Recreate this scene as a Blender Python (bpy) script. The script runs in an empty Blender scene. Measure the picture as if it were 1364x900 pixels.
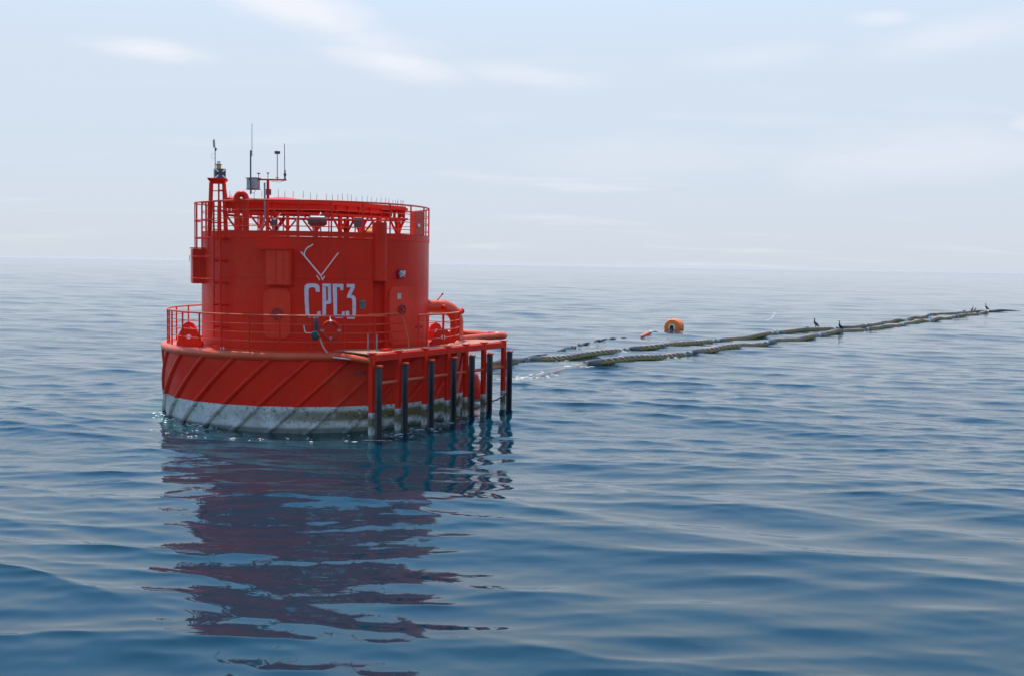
import bpy, math, random
import numpy as np
from math import sin, cos, pi, radians as R, atan2, hypot, sqrt
from mathutils import Vector, Matrix
from mathutils.geometry import tessellate_polygon
random.seed(7)
S = bpy.context.scene
COL = S.collection

# ------------------------------------------------------------------ camera
EYE = 5.14
cam = bpy.data.cameras.new('camera')
cam.sensor_width = 36.0
cam.lens = 36.0 * 1447 / 1364
cam.clip_start = 0.1
cam.clip_end = 90000
co = bpy.data.objects.new('camera', cam)
COL.objects.link(co)
pitch = math.atan(97 / 1447)
roll = math.atan(0.0161)
co.matrix_world = (Matrix.Translation((0, 0, EYE)) @ Matrix.Rotation(pi / 2 - pitch, 4, 'X')
                   @ Matrix.Rotation(roll, 4, 'Z'))
S.camera = co

# ------------------------------------------------------------------ light
SUN_EL, SUN_AZ = R(67), R(-24)          # azimuth measured from +Y towards +X
S.view_settings.view_transform = 'Standard'
S.view_settings.look = 'None'
S.view_settings.exposure = 0.46
S.view_settings.gamma = 1.0
S.view_settings.use_curve_mapping = False
S.cycles.max_bounces = 8
S.cycles.glossy_bounces = 4
S.cycles.transparent_max_bounces = 8
S.cycles.sample_clamp_indirect = 6

W = bpy.data.worlds.new('World')
S.world = W
W.use_nodes = True
wt = W.node_tree
wt.nodes.clear()


class NG:
    """small helper to wire shader nodes"""
    def __init__(s, tree):
        s.t = tree

    def n(s, typ, inp=None, **kw):
        nd = s.t.nodes.new(typ)
        for k, v in kw.items():
            setattr(nd, k, v)
        for k, v in (inp or {}).items():
            sock = nd.inputs[k]
            if isinstance(v, bpy.types.NodeSocket):
                s.t.links.new(v, sock)
            else:
                sock.default_value = v
        return nd

    def m(s, op, a, b=0.0, c=0.0, clamp=False):
        return s.n('ShaderNodeMath', {0: a, 1: b, 2: c}, operation=op, use_clamp=clamp).outputs[0]

    def mix(s, f, a, b):
        nd = s.n('ShaderNodeMix', data_type='RGBA')
        for k, v in ((0, f), (6, a), (7, b)):
            if isinstance(v, bpy.types.NodeSocket):
                s.t.links.new(v, nd.inputs[k])
            else:
                nd.inputs[k].default_value = v if k == 0 else (tuple(v) + (1,))[:4]
        return nd.outputs[2]

    def ss(s, v, a, b, lo=0.0, hi=1.0):
        return s.n('ShaderNodeMapRange', {0: v, 1: a, 2: b, 3: lo, 4: hi}, interpolation_type='SMOOTHSTEP').outputs[0]

    def noise(s, vec, scale, detail=4, rough=0.55):
        return s.n('ShaderNodeTexNoise', {'Vector': vec, 'Scale': scale, 'Detail': detail, 'Roughness': rough}).outputs['Fac']

    def link(s, a, b):
        s.t.links.new(a, b)


g = NG(wt)
tc = g.n('ShaderNodeTexCoord')
sky = g.n('ShaderNodeTexSky', sky_type='NISHITA', sun_disc=False, sun_elevation=SUN_EL,
          sun_rotation=SUN_AZ, altitude=0, air_density=1.7, dust_density=0.0, ozone_density=8.0)
d = tc.outputs['Generated']
sep = g.n('ShaderNodeSeparateXYZ', {0: d})
dx, dy, dz = sep.outputs
zz = g.m('MAXIMUM', dz, 0.0)
az = g.m('ARCTAN2', dx, dy)
# thin veil of humid air over the whole horizon
veil = g.m('ADD', g.ss(zz, 0.50, 0.16, 0.0, 0.95), 0.02)
low = g.m('POWER', 2.718, g.m('MULTIPLY', zz, -9.0))
veil_col = g.mix(low, (3.28, 3.74, 4.40), (3.00, 3.30, 3.74))
col = g.mix(veil, sky.outputs[0], veil_col)
# cirrus sheets, drawn on a flat layer high above
den = g.m('ADD', zz, 0.10)
lay = g.n('ShaderNodeCombineXYZ', {0: g.m('DIVIDE', dx, den), 1: g.m('DIVIDE', dy, den), 2: 0.0}).outputs[0]
lay2 = g.n('ShaderNodeMapping', {'Vector': lay, 'Rotation': (0, 0, R(28)), 'Scale': (0.55, 1.5, 1)}).outputs[0]
n1 = g.noise(lay2, 1.1, 7, 0.6)
cir = g.m('MULTIPLY', g.ss(n1, 0.52, 0.80), 0.5)


def blob(a_deg, e_deg, wa, we, tilt, amp, feather=0.05):
    """one cloud at a compass direction: centre, half sizes (deg), tilt"""
    da = g.m('SUBTRACT', az, R(a_deg))
    de = g.m('SUBTRACT', g.m('ARCSINE', dz), R(e_deg))
    ct, st = cos(R(tilt)), sin(R(tilt))
    u = g.m('DIVIDE', g.m('ADD', g.m('MULTIPLY', da, ct), g.m('MULTIPLY', de, st)), R(wa))
    v = g.m('DIVIDE', g.m('SUBTRACT', g.m('MULTIPLY', de, ct), g.m('MULTIPLY', da, st)), R(we))
    rr = g.m('SQRT', g.m('ADD', g.m('MULTIPLY', u, u), g.m('MULTIPLY', v, v)))
    rr = g.m('ADD', rr, g.m('MULTIPLY', g.m('SUBTRACT', cn, 0.5), 1.5))
    return g.m('MULTIPLY', g.ss(rr, 1.05, feather), amp)


cmap = g.n('ShaderNodeMapping', {'Vector': d, 'Scale': (7, 7, 22)}).outputs[0]
cn = g.noise(cmap, 1.0, 6, 0.6)
tot = cir
for b in ((-11.0, 12.6, 9.5, 1.7, -17, 1.0), (-6.5, 10.3, 5.5, 1.0, -10, 0.85), (-2.0, 13.9, 4.5, 0.6, 3, 0.85), (-18.5, 10.2, 4.2, 0.75, -2, 0.8),
          (0.5, 9.8, 6.0, 0.8, -4, 0.5), (12, 10.6, 5, 0.9, 4, 0.30), (22, 11.2, 6.5, 1.3, 6, 0.42), (18.5, 12.2, 2.0, 0.5, 0, 0.5),
          (20, 5.6, 11, 2.0, 2, 0.38, 0.1), (26.3, 7.0, 2.6, 0.7, 0, 0.5, 0.6), (8, 5.6, 12, 1.6, 0, 0.20, 0.1)):
    tot = g.m('MAXIMUM', tot, blob(*b))
col = g.mix(tot, col, (4.3, 4.4, 4.75))
bg = g.n('ShaderNodeBackground', {'Color': col, 'Strength': 0.15})
g.link(bg.outputs[0], g.n('ShaderNodeOutputWorld').inputs['Surface'])

sun = bpy.data.lights.new('sun', 'SUN')
sun.energy = 4.0
sun.angle = R(0.55)
sun.color = (1.0, 0.955, 0.88)
so = bpy.data.objects.new('sun', sun)
COL.objects.link(so)
sd = Vector((sin(SUN_AZ) * cos(SUN_EL), cos(SUN_AZ) * cos(SUN_EL), sin(SUN_EL)))
so.rotation_euler = sd.to_track_quat('Z', 'Y').to_euler()
so.location = sd * 60

# ------------------------------------------------------------------ mesh helpers


class MB:
    def __init__(s):
        s.v, s.f = [], []

    def add(s, vs, fs):
        o = len(s.v)
        s.v += [tuple(x) for x in vs]
        s.f += [tuple(i + o for i in f) for f in fs]
        return s

    def box(s, c, size, rz=0.0, M=None, bev=0.0):
        x, y, z = [k / 2 for k in size]
        b = min(bev, x * .9, y * .9, z * .9)
        vs = []
        if b > 0:
            for sx in (-1, 1):
                for sy in (-1, 1):
                    for sz in (-1, 1):
                        vs += [(sx * x, sy * (y - b), sz * (z - b)), (sx * (x - b), sy * y, sz * (z - b)), (sx * (x - b), sy * (y - b), sz * z)]
            I = lambda a, b_, c_, k: ((a > 0) * 4 + (b_ > 0) * 2 + (c_ > 0)) * 3 + k
            fs = []
            for a in (-1, 1):
                fs.append([I(a, -1, -1, 0), I(a, 1, -1, 0), I(a, 1, 1, 0), I(a, -1, 1, 0)][::a])
                fs.append([I(-1, a, -1, 1), I(-1, a, 1, 1), I(1, a, 1, 1), I(1, a, -1, 1)][::a])
                fs.append([I(-1, -1, a, 2), I(1, -1, a, 2), I(1, 1, a, 2), I(-1, 1, a, 2)][::a])
                for c_ in (-1, 1):
                    fs.append([I(a, c_, -1, 0), I(a, c_, -1, 1), I(a, c_, 1, 1), I(a, c_, 1, 0)][::-a * c_])
                    fs.append([I(a, -1, c_, 0), I(a, -1, c_, 2), I(a, 1, c_, 2), I(a, 1, c_, 0)][::a * c_])
                    fs.append([I(-1, a, c_, 1), I(-1, a, c_, 2), I(1, a, c_, 2), I(1, a, c_, 1)][::-a * c_])
                    for e in (-1, 1):
                        fs.append([I(a, c_, e, 0), I(a, c_, e, 1), I(a, c_, e, 2)][::a * c_ * e])
        else:
            vs = [(i * x, j * y, k * z) for i in (-1, 1) for j in (-1, 1) for k in (-1, 1)]
            fs = [(0, 1, 3, 2), (4, 6, 7, 5), (0, 4, 5, 1), (2, 3, 7, 6), (0, 2, 6, 4), (1, 5, 7, 3)]
        T = Matrix.Translation(c) @ (M if M is not None else Matrix.Rotation(rz, 4, 'Z'))
        return s.add([T @ Vector(p) for p in vs], fs)

    def bar(s, a, b, w, h=None, up=(0, 0, 1), bev=0.0):
        a, b = Vector(a), Vector(b)
        h = h or w
        y = (b - a).normalized()
        x = y.cross(Vector(up))
        if x.length < 1e-4:
            x = y.cross(Vector((0, 1, 0)))
        x.normalize()
        z = x.cross(y)
        M = Matrix((x, y, z)).transposed().to_4x4()
        return s.box((a + b) / 2, (w, (b - a).length, h), M=M, bev=bev)

    def tube(s, pts, r, n=8, closed=False, caps=True):
        P = [Vector(p) for p in pts]
        k = len(P)
        rr = r if isinstance(r, (list, tuple)) else [r] * k
        vs, fs = [], []
        prev = None
        for i in range(k):
            if closed:
                t = P[(i + 1) % k] - P[i - 1]
            else:
                t = P[min(i + 1, k - 1)] - P[max(i - 1, 0)]
            t.normalize()
            if prev is None:
                u = t.cross(Vector((0, 0, 1)))
                if u.length < 1e-3:
                    u = t.cross(Vector((0, 1, 0)))
            else:
                u = prev - t * prev.dot(t)
            u.normalize()
            prev = u
            w = t.cross(u)
            vs += [P[i] + (u * cos(2 * pi * j / n) + w * sin(2 * pi * j / n)) * rr[i] for j in range(n)]
        for i in range(k if closed else k - 1):
            a, b = i * n, ((i + 1) % k) * n
            fs += [(a + j, a + (j + 1) % n, b + (j + 1) % n, b + j) for j in range(n)]
        if caps and not closed:
            fs.append(tuple(range(n))[::-1])
            fs.append(tuple((k - 1) * n + j for j in range(n)))
        return s.add(vs, fs)

    def lathe(s, prof, n=64, a0=0.0, a1=360.0, axis=(0, 0)):
        full = abs(a1 - a0) >= 359.9
        m = n if full else n + 1
        vs, fs = [], []
        for i in range(m):
            a = R(a0 + (a1 - a0) * i / n)
            vs += [(axis[0] + r * sin(a), axis[1] - r * cos(a), z) for r, z in prof]
        k = len(prof)
        for i in range(n):
            a, b = i * k, ((i + 1) % m) * k
            fs += [(a + j, b + j, b + j + 1, a + j + 1) for j in range(k - 1)]
        return s.add(vs, fs)

    def prism(s, poly, M, depth):
        """outline (2-D) extruded along local z by depth, placed by M"""
        tri = tessellate_polygon([[Vector((x, y, 0)) for x, y in poly]])
        n = len(poly)
        vs = [M @ Vector((x, y, 0)) for x, y in poly] + [M @ Vector((x, y, depth)) for x, y in poly]
        fs = [t[::-1] for t in tri] + [tuple(i + n for i in t) for t in tri]
        fs += [(i, (i + 1) % n, n + (i + 1) % n, n + i) for i in range(n)]
        return s.add(vs, fs)

    def ball(s, c, r, n=10, m=6, sc=(1, 1, 1)):
        pr = []
        vs, fs = [], []
        for i in range(m + 1):
            a = pi * i / m
            for j in range(n):
                b = 2 * pi * j / n
                vs.append((c[0] + r * sc[0] * sin(a) * cos(b), c[1] + r * sc[1] * sin(a) * sin(b), c[2] - r * sc[2] * cos(a)))
        for i in range(m):
            fs += [(i * n + j, i * n + (j + 1) % n, (i + 1) * n + (j + 1) % n, (i + 1) * n + j) for j in range(n)]
        return s.add(vs, fs)

    def mesh(s, name, mat, angle=35):
        me = bpy.data.meshes.new(name)
        me.from_pydata(s.v, [], s.f)
        me.validate()
        if mat:
            me.materials.append(mat)
        import bmesh
        bm = bmesh.new()
        bm.from_mesh(me)
        bmesh.ops.remove_doubles(bm, verts=bm.verts, dist=1e-5)
        bmesh.ops.recalc_face_normals(bm, faces=bm.faces)
        bm.to_mesh(me)
        bm.free()
        me.polygons.foreach_set('use_smooth', [True] * len(me.polygons))
        me.set_sharp_from_angle(angle=R(angle))
        return me

    def build(s, name, mat, parent=None, angle=35):
        return inst(name, s.mesh(name, mat, angle), parent)


def inst(name, me, parent=None, loc=(0, 0, 0), rz=0.0, sc=None):
    o = bpy.data.objects.new(name, me)
    COL.objects.link(o)
    o.parent = parent
    o.location = loc
    o.rotation_euler = (0, 0, rz)
    if sc:
        o.scale = sc
    return o


def tag(o, label=None, cat=None, group=None, kind=None):
    for k, v in (('label', label), ('category', cat), ('group', group), ('kind', kind)):
        if v:
            o[k] = v
    return o


def empty(name, loc, rz=0.0):
    return inst(name, None, None, loc, rz)


def cyl(th, r, z):
    a = R(th)
    return Vector((r * sin(a), -r * cos(a), z))


def arc(r, z, a0, a1, step=3.0):
    n = max(2, int(abs(a1 - a0) / step) + 1)
    return [cyl(a0 + (a1 - a0) * i / n, r, z) for i in range(n + 1)]


# ------------------------------------------------------------------ materials


def material(name):
    m = bpy.data.materials.new(name)
    m.use_nodes = True
    m.node_tree.nodes.clear()
    q = NG(m.node_tree)
    out = q.n('ShaderNodeOutputMaterial')
    p = q.n('ShaderNodeBsdfPrincipled')
    q.link(p.outputs[0], out.inputs['Surface'])
    return m, q, p


def simple(name, c, rough=0.5, metal=0.0, var=0.25, scale=6.0, spec=0.5):
    m, q, p = material(name)
    t = q.n('ShaderNodeTexCoord').outputs['Object']
    f = q.noise(t, scale, 5, 0.6)
    c2 = tuple(x * (1 - var) for x in c)
    q.link(q.mix(q.ss(f, 0.35, 0.7), c, c2), p.inputs['Base Color'])
    q.link(q.ss(f, 0.3, 0.75, rough * 0.85, min(1, rough * 1.2)), p.inputs['Roughness'])
    p.inputs['Metallic'].default_value = metal
    p.inputs['Specular IOR Level'].default_value = spec
    return m


RED = (0.74, 0.022, 0.006)


def red_layers(q, t):
    """red marine paint: sun fading, patches touched up, faint run-down streaks"""
    f = q.noise(t, 0.8, 5, 0.6)
    c = q.mix(q.ss(f, 0.3, 0.72), RED, (0.66, 0.019, 0.006))
    c = q.mix(q.ss(q.noise(t, 0.55, 6, 0.7), 0.50, 0.68, 0, 0.75), c, (0.66, 0.048, 0.018))
    st = q.n('ShaderNodeMapping', {'Vector': t, 'Scale': (5, 5, 0.35)}).outputs[0]
    f2 = q.noise(st, 1.0, 5, 0.65)
    c = q.mix(q.ss(f2, 0.54, 0.80, 0, 0.42), c, (0.30, 0.020, 0.010))
    f3 = q.noise(t, 11.0, 3, 0.6)
    c = q.mix(q.ss(f3, 0.74, 0.78, 0, 0.7), c, (0.10, 0.018, 0.012))
    return c, f


def red_mat():
    m, q, p = material('red_paint')
    t = q.n('ShaderNodeTexCoord').outputs['Object']
    c, f = red_layers(q, t)
    q.link(c, p.inputs['Base Color'])
    q.link(q.ss(f, 0.3, 0.7, 0.34, 0.46), p.inputs['Roughness'])
    p.inputs['Specular IOR Level'].default_value = 0.16
    b = q.n('ShaderNodeBump', {'Strength': 0.12, 'Distance': 0.02, 'Height': q.noise(t, 2.2, 3)})
    q.link(b.outputs[0], p.inputs['Normal'])
    return m


def hull_mat(name='hull_paint', post=False):
    """red above the painted line at 0.76 m, fouled white below it"""
    m, q, p = material(name)
    t = q.n('ShaderNodeTexCoord').outputs['Object']
    s = q.n('ShaderNodeSeparateXYZ', {0: t})
    x, y, z = s.outputs
    c, f = red_layers(q, t)
    th = q.m('ARCTAN2', x, q.m('MULTIPLY', y, -1.0))
    n1 = q.noise(t, 1.6, 6, 0.65)
    n2 = q.noise(t, 7.0, 5, 0.7)
    n3 = q.noise(t, 16.0, 4, 0.7)
    w = q.mix(q.ss(n1, 0.35, 0.7), (0.60, 0.65, 0.62), (0.46, 0.51, 0.49))
    # slime and rust grow heavier round to the fendered side
    side = q.ss(th, -0.9, 0.45) if not post else q.m('ADD', 0.95, 0.0)
    zb = q.m('MULTIPLY', q.ss(z, 0.22, 0.40), q.ss(z, 0.70, 0.55))
    amt = q.m('MULTIPLY', q.m('MULTIPLY', zb, q.ss(n1, 0.25, 0.48)), q.m('ADD', q.m('MULTIPLY', side, 0.92), 0.05))
    w = q.mix(amt, w, (0.12, 0.10, 0.028))
    amt2 = q.m('MULTIPLY', q.ss(n2, 0.48, 0.64), q.m('ADD', q.m('MULTIPLY', side, 0.6), 0.15))
    w = q.mix(amt2, w, (0.16, 0.15, 0.10))
    low = q.m('MULTIPLY', q.ss(z, 0.30, 0.0), q.m('ADD', q.m('MULTIPLY', q.ss(th, 0.0, 0.7), 0.80), 0.12))
    w = q.mix(low, w, (0.045, 0.045, 0.022))
    blk = q.m('MULTIPLY', q.ss(n2, 0.535, 0.57), q.ss(n3, 0.53, 0.57))
    blk = q.m('MULTIPLY', blk, q.ss(z, 0.16, 0.4))
    w = q.mix(q.m('MULTIPLY', blk, 0.9), w, (0.025, 0.020, 0.015))
    rust = q.m('MULTIPLY', q.ss(n3, 0.64, 0.72), q.m('MULTIPLY', side, 0.6))
    w = q.mix(rust, w, (0.20, 0.07, 0.02))
    wet = q.ss(q.m('ADD', z, q.m('MULTIPLY', q.m('SUBTRACT', n2, 0.5), 0.12)), 0.16, 0.06, 0, 0.72)
    w = q.mix(wet, w, (0.05, 0.065, 0.045))
    edge = q.m('ADD', z, q.m('MULTIPLY', q.m('SUBTRACT', n3, 0.5), 0.02))
    q.link(q.mix(q.ss(edge, 0.755, 0.765), w, c), p.inputs['Base Color'])
    q.link(q.ss(f, 0.3, 0.7, 0.36, 0.50), p.inputs['Roughness'])
    p.inputs['Specular IOR Level'].default_value = 0.16
    b = q.n('ShaderNodeBump', {'Strength': 0.18, 'Distance': 0.03, 'Height': q.noise(t, 2.0, 4)})
    q.link(b.outputs[0], p.inputs['Normal'])
    return m


def deck_mat():
    m, q, p = material('worn_deck')
    t = q.n('ShaderNodeTexCoord').outputs['Object']
    n1 = q.noise(t, 2.2, 6, 0.65)
    n2 = q.noise(t, 9, 4, 0.6)
    c = q.mix(q.ss(n1, 0.36, 0.60), (0.42, 0.055, 0.025), (0.36, 0.20, 0.11))
    c = q.mix(q.ss(n2, 0.58, 0.70, 0, 0.8), c, (0.42, 0.33, 0.26))
    q.link(c, p.inputs['Base Color'])
    p.inputs['Roughness'].default_value = 0.7
    return m


def sunlit_mat():
    """orange-red paint of decks, pipes and rails, lightened in colour to look sunlit"""
    m, q, p = material('sunlit_orange_paint')
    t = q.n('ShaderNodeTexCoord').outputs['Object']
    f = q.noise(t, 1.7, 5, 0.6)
    c = q.mix(q.ss(f, 0.3, 0.7), (0.64, 0.090, 0.022), (0.60, 0.062, 0.015))  # red lifted towards orange: sun brightness put into the base colour
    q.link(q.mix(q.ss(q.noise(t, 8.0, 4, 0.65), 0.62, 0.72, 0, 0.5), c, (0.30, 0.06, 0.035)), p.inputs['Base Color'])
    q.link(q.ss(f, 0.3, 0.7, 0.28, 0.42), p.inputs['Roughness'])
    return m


M_SUNLIT = sunlit_mat()
M_DOOR = simple('door_paint', (0.80, 0.040, 0.012), 0.42, var=0.12, scale=2, spec=0.25)
M_RED = red_mat()
M_HULL = hull_mat()
M_POST = hull_mat('post_paint', True)
M_DECK = deck_mat()
M_WHITE = simple('white_lettering', (0.66, 0.61, 0.68), 0.5, var=0.15)
M_CHEV = simple('pink_white_tube', (0.88, 0.66, 0.60), 0.35, var=0.1)
M_PALE = simple('pale_tube', (0.84, 0.76, 0.74), 0.35, var=0.1)
M_GREY = simple('grey_enclosure', (0.42, 0.44, 0.44), 0.45, var=0.2)
M_DGREY = simple('dark_grey_metal', (0.07, 0.075, 0.085), 0.45, var=0.3)
M_GALV = simple('galvanised_steel', (0.30, 0.31, 0.33), 0.45, metal=0.6)
M_BLACK = simple('black_rubber', (0.016, 0.017, 0.020), 0.55, var=0.4)
M_RUBBER = None
M_ORANGE = simple('orange_paint', (0.85, 0.16, 0.02), 0.45, var=0.12)
M_YELLOW = simple('yellow_paint', (0.62, 0.36, 0.03), 0.45, var=0.2)
M_TEAL = simple('teal_cloth', (0.015, 0.065, 0.07), 0.7, var=0.4, scale=20)
M_ROPE = simple('pale_rope', (0.55, 0.33, 0.27), 0.8, var=0.3, scale=30)
M_GLASS = simple('lens_glass', (0.75, 0.80, 0.80), 0.08, var=0.05)
M_DARKRED = simple('dark_red_paint', (0.34, 0.014, 0.010), 0.5, var=0.2)


def rubber():
    m, q, p = material('weathered_rubber')
    t = q.n('ShaderNodeTexCoord').outputs['Object']
    z = q.n('ShaderNodeSeparateXYZ', {0: t}).outputs[2]
    n = q.noise(t, 3.0, 5)
    zz_ = q.m('ADD', z, q.m('MULTIPLY', q.m('SUBTRACT', n, 0.5), 1.2))
    q.link(q.mix(q.ss(zz_, 1.0, 1.9), (0.006, 0.007, 0.008), (0.040, 0.047, 0.058)), p.inputs['Base Color'])
    p.inputs['Roughness'].default_value = 0.55
    return m


M_RUBBER = rubber()

# ------------------------------------------------------------------ sea
B0 = Vector((-6.7912, 37.7439, 0.0))        # middle of the mooring buoy
rng = np.random.default_rng(11)
WAVES = []                                    # (kx, ky, amplitude, phase, wavelength)


def band(l0, l1, n, slope, mean, spread):
    for _ in range(n):
        lam = math.exp(rng.uniform(math.log(l0), math.log(l1)))
        a = math.radians(rng.normal(mean, spread))
        k = 2 * pi / lam
        amp = slope / k * math.sqrt(2.0 / n)
        WAVES.append((k * math.sin(a), -k * math.cos(a), amp, rng.uniform(0, 2 * pi), lam))


band(14, 30, 9, 0.018, 12, 24)
band(5.5, 10, 14, 0.027, -10, 20)
band(2.2, 4.5, 20, 0.044, -7, 17)
band(0.8, 1.9, 40, 0.064, -5, 19)
band(0.34, 0.8, 40, 0.066, -2, 24)


def env(x, y):
    e = (np.sin(x * 0.21 + y * 0.13 + 1.0) + np.sin(-x * 0.11 + y * 0.31 + 0.3) + np.sin(x * 0.05 - y * 0.17 + 2.2)) / 3
    return np.clip(0.85 + 0.75 * e, 0.35, 1.6)


CHOP = 2.8


def sea(x, y, s=0.02, full=False):
    """height of the water; components shorter than the mesh can hold fade out"""
    x = np.asarray(x, float)
    y = np.asarray(y, float)
    s = np.broadcast_to(np.asarray(s, float), x.shape)
    h = np.full_like(x, 0.075)
    ox, oy = np.zeros_like(x), np.zeros_like(x)
    e = env(x, y)
    calm = 0.68 + 0.32 * np.clip((np.hypot(x, y) - 16) / 16, 0, 1)      # lee of the boat the picture was taken from
    for kx, ky, a, ph, lam in WAVES:
        t = np.clip((lam / s - 1.9) / 1.2, 0, 1)
        if lam < 2.0:
            t = t * (e * calm if lam < 0.8 else (0.55 + 0.45 * e) * (0.8 + 0.2 * calm))
        p_ = kx * x + ky * y + ph
        h += t * a * np.sin(p_)
        if full and lam < 12:                     # crests gather into narrow ridges
            cs = t * (a * CHOP * lam / (2 * pi)) * np.cos(p_)
            ox += kx * cs
            oy += ky * cs
    dd = np.hypot(x - B0.x, y - B0.y)
    fade = np.clip((dd - 5.0) / 1.2, 0, 1) * np.exp(-np.maximum(dd - 5, 0) / 9.0)
    h += 0.010 * fade * np.cos(2 * pi * (dd - 5) / 1.15) * np.clip((1.15 / s - 2.2) / 2, 0, 1)
    return (h, ox, oy) if full else h


def water_mat():
    m, q, p = material('sea_water')
    geo = q.n('ShaderNodeNewGeometry')
    pos = geo.outputs['Position']
    v = q.n('ShaderNodeVectorMath', {0: pos, 1: tuple(B0)}, operation='SUBTRACT').outputs[0]
    sp = q.n('ShaderNodeSeparateXYZ', {0: v})
    dist = q.m('SQRT', q.m('ADD', q.m('MULTIPLY', sp.outputs[0], sp.outputs[0]), q.m('MULTIPLY', sp.outputs[1], sp.outputs[1])))
    nn = q.noise(pos, 0.35, 3)
    dist = q.m('ADD', dist, q.m('MULTIPLY', q.m('SUBTRACT', nn, 0.5), 1.6))
    c = q.mix(q.ss(nn, 0.3, 0.7), (0.0002, 0.0235, 0.040), (0.0003, 0.0265, 0.041))
    c = q.mix(q.ss(dist, 6.2, 5.3, 0, 0.9), c, (0.006, 0.062, 0.050))     # pale hull showing through the water
    q.link(c, p.inputs['Base Color'])
    p.inputs['Roughness'].default_value = 0.035
    p.inputs['IOR'].default_value = 1.35
    st = q.n('ShaderNodeMapping', {'Vector': pos, 'Scale': (0.55, 1.25, 1)}).outputs[0]
    f1 = q.noise(st, 2.6, 3, 0.55)
    f2 = q.noise(st, 9.0, 3, 0.5)
    far = q.ss(q.n('ShaderNodeSeparateXYZ', {0: pos}).outputs[1], 14.0, 34.0, 0.12, 1.0)
    patch = q.m('MULTIPLY', far, q.ss(q.noise(pos, 0.09, 3), 0.35, 0.65, 0.35, 1.0))
    hgt = q.m('MULTIPLY', q.m('ADD', q.m('MULTIPLY', f1, 0.030), q.m('MULTIPLY', f2, 0.0030)), patch)
    b = q.n('ShaderNodeBump', {'Strength': 1.0, 'Distance': 1.0, 'Height': hgt})
    q.link(b.outputs[0], p.inputs['Normal'])
    return m


def build_sea():
    rr = [4.0]
    while rr[-1] < 900:
        r = rr[-1]
        rr.append(r * (1 + (0.0042 if 11 < r < 70 else 0.0055 if 70 < r < 180 else 0.0085 if r > 180 else 0.02)))
    while rr[-1] < 12000:
        rr.append(rr[-1] * 1.06)
    rr = np.array(rr)
    fan = np.arange(-0.70, 0.70, 0.0014)
    rest = np.linspace(0.70, 2 * pi - 0.70, 240)
    th = np.concatenate([fan, rest[:-1]])
    dth = np.concatenate([np.full(len(fan), 0.0014), np.full(len(rest) - 1, rest[1] - rest[0])])
    n, k = len(rr), len(th)
    Rg, Tg = np.meshgrid(rr, th, indexing='ij')
    dr = np.gradient(rr)[:, None]
    sp = np.maximum(dr * np.ones_like(Rg), Rg * dth[None, :])
    X, Y = Rg * np.sin(Tg), Rg * np.cos(Tg)
    Z, OX, OY = sea(X, Y, sp, True)
    X, Y = X + OX, Y + OY
    co_ = np.stack([X, Y, Z], -1).reshape(-1, 3)
    co_ = np.vstack([co_, [[0, 0, 0]]])
    i = np.arange(n - 1)[:, None] * k
    j = np.arange(k)[None, :]
    j2 = (j + 1) % k
    q_ = np.stack([i + j, i + j2, i + k + j2, i + k + j], -1).reshape(-1, 4)[:, ::-1]
    tri = np.stack([np.arange(k), np.full(k, n * k), (np.arange(k) + 1) % k], -1)[:, ::-1]
    me = bpy.data.meshes.new('sea')
    nl = q_.size + tri.size
    me.vertices.add(len(co_))
    me.vertices.foreach_set('co', co_.astype(np.float32).ravel())
    me.loops.add(nl)
    me.loops.foreach_set('vertex_index', np.concatenate([q_.ravel(), tri.ravel()]).astype(np.int32))
    me.polygons.add(len(q_) + len(tri))
    ls = np.concatenate([np.arange(len(q_)) * 4, q_.size + np.arange(len(tri)) * 3]).astype(np.int32)
    me.polygons.foreach_set('loop_start', ls)
    me.update(calc_edges=True)
    me.polygons.foreach_set('use_smooth', np.ones(len(ls), bool))
    me.materials.append(water_mat())
    tag(inst('sea', me), kind='structure')


build_sea()

# ------------------------------------------------------------------ mooring buoy
buoy = tag(empty('mooring_buoy', B0, R(10.2)), 'big red round mooring buoy with stepped tower, fender row and letters CPC3', 'mooring buoy')
RT, RH, ZD, ZT = 3.856, 5.06, 2.36, 5.90

hull = MB().lathe([(0.0, -1.6), (5.02, -1.6), (5.04, 0.0), (5.06, 0.76), (5.08, 1.6), (5.08, 2.30), (4.9, 2.33)], 144).build('hull', M_HULL, buoy)
for k in range(27):                              # slanting rubbing strakes on the hull side
    a0 = -1.9 + k * 13.333
    half = abs(a0 - 11.43 - 13.33) < 3
    zt = 1.55 if half else 2.22
    pts = []
    for i in range(13):
        z = zt + (-0.7 - zt) * i / 12
        pts.append(cyl(a0 - 12.4 * (2.25 - z) - (0 if not half else 0), 5.075, z))
    sm = MB().tube(pts, 0.085, 8)
    sm.build('strake', M_HULL, hull)
MB().tube(arc(5.05, 2.28, 0, 357.5, 2.5), 0.135, 12, closed=True).build('rim_tube', M_SUNLIT, buoy)
MB().lathe([(3.80, ZD), (5.02, ZD), (5.02, ZD - 0.05)], 144).build('deck', M_SUNLIT, buoy)

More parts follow.
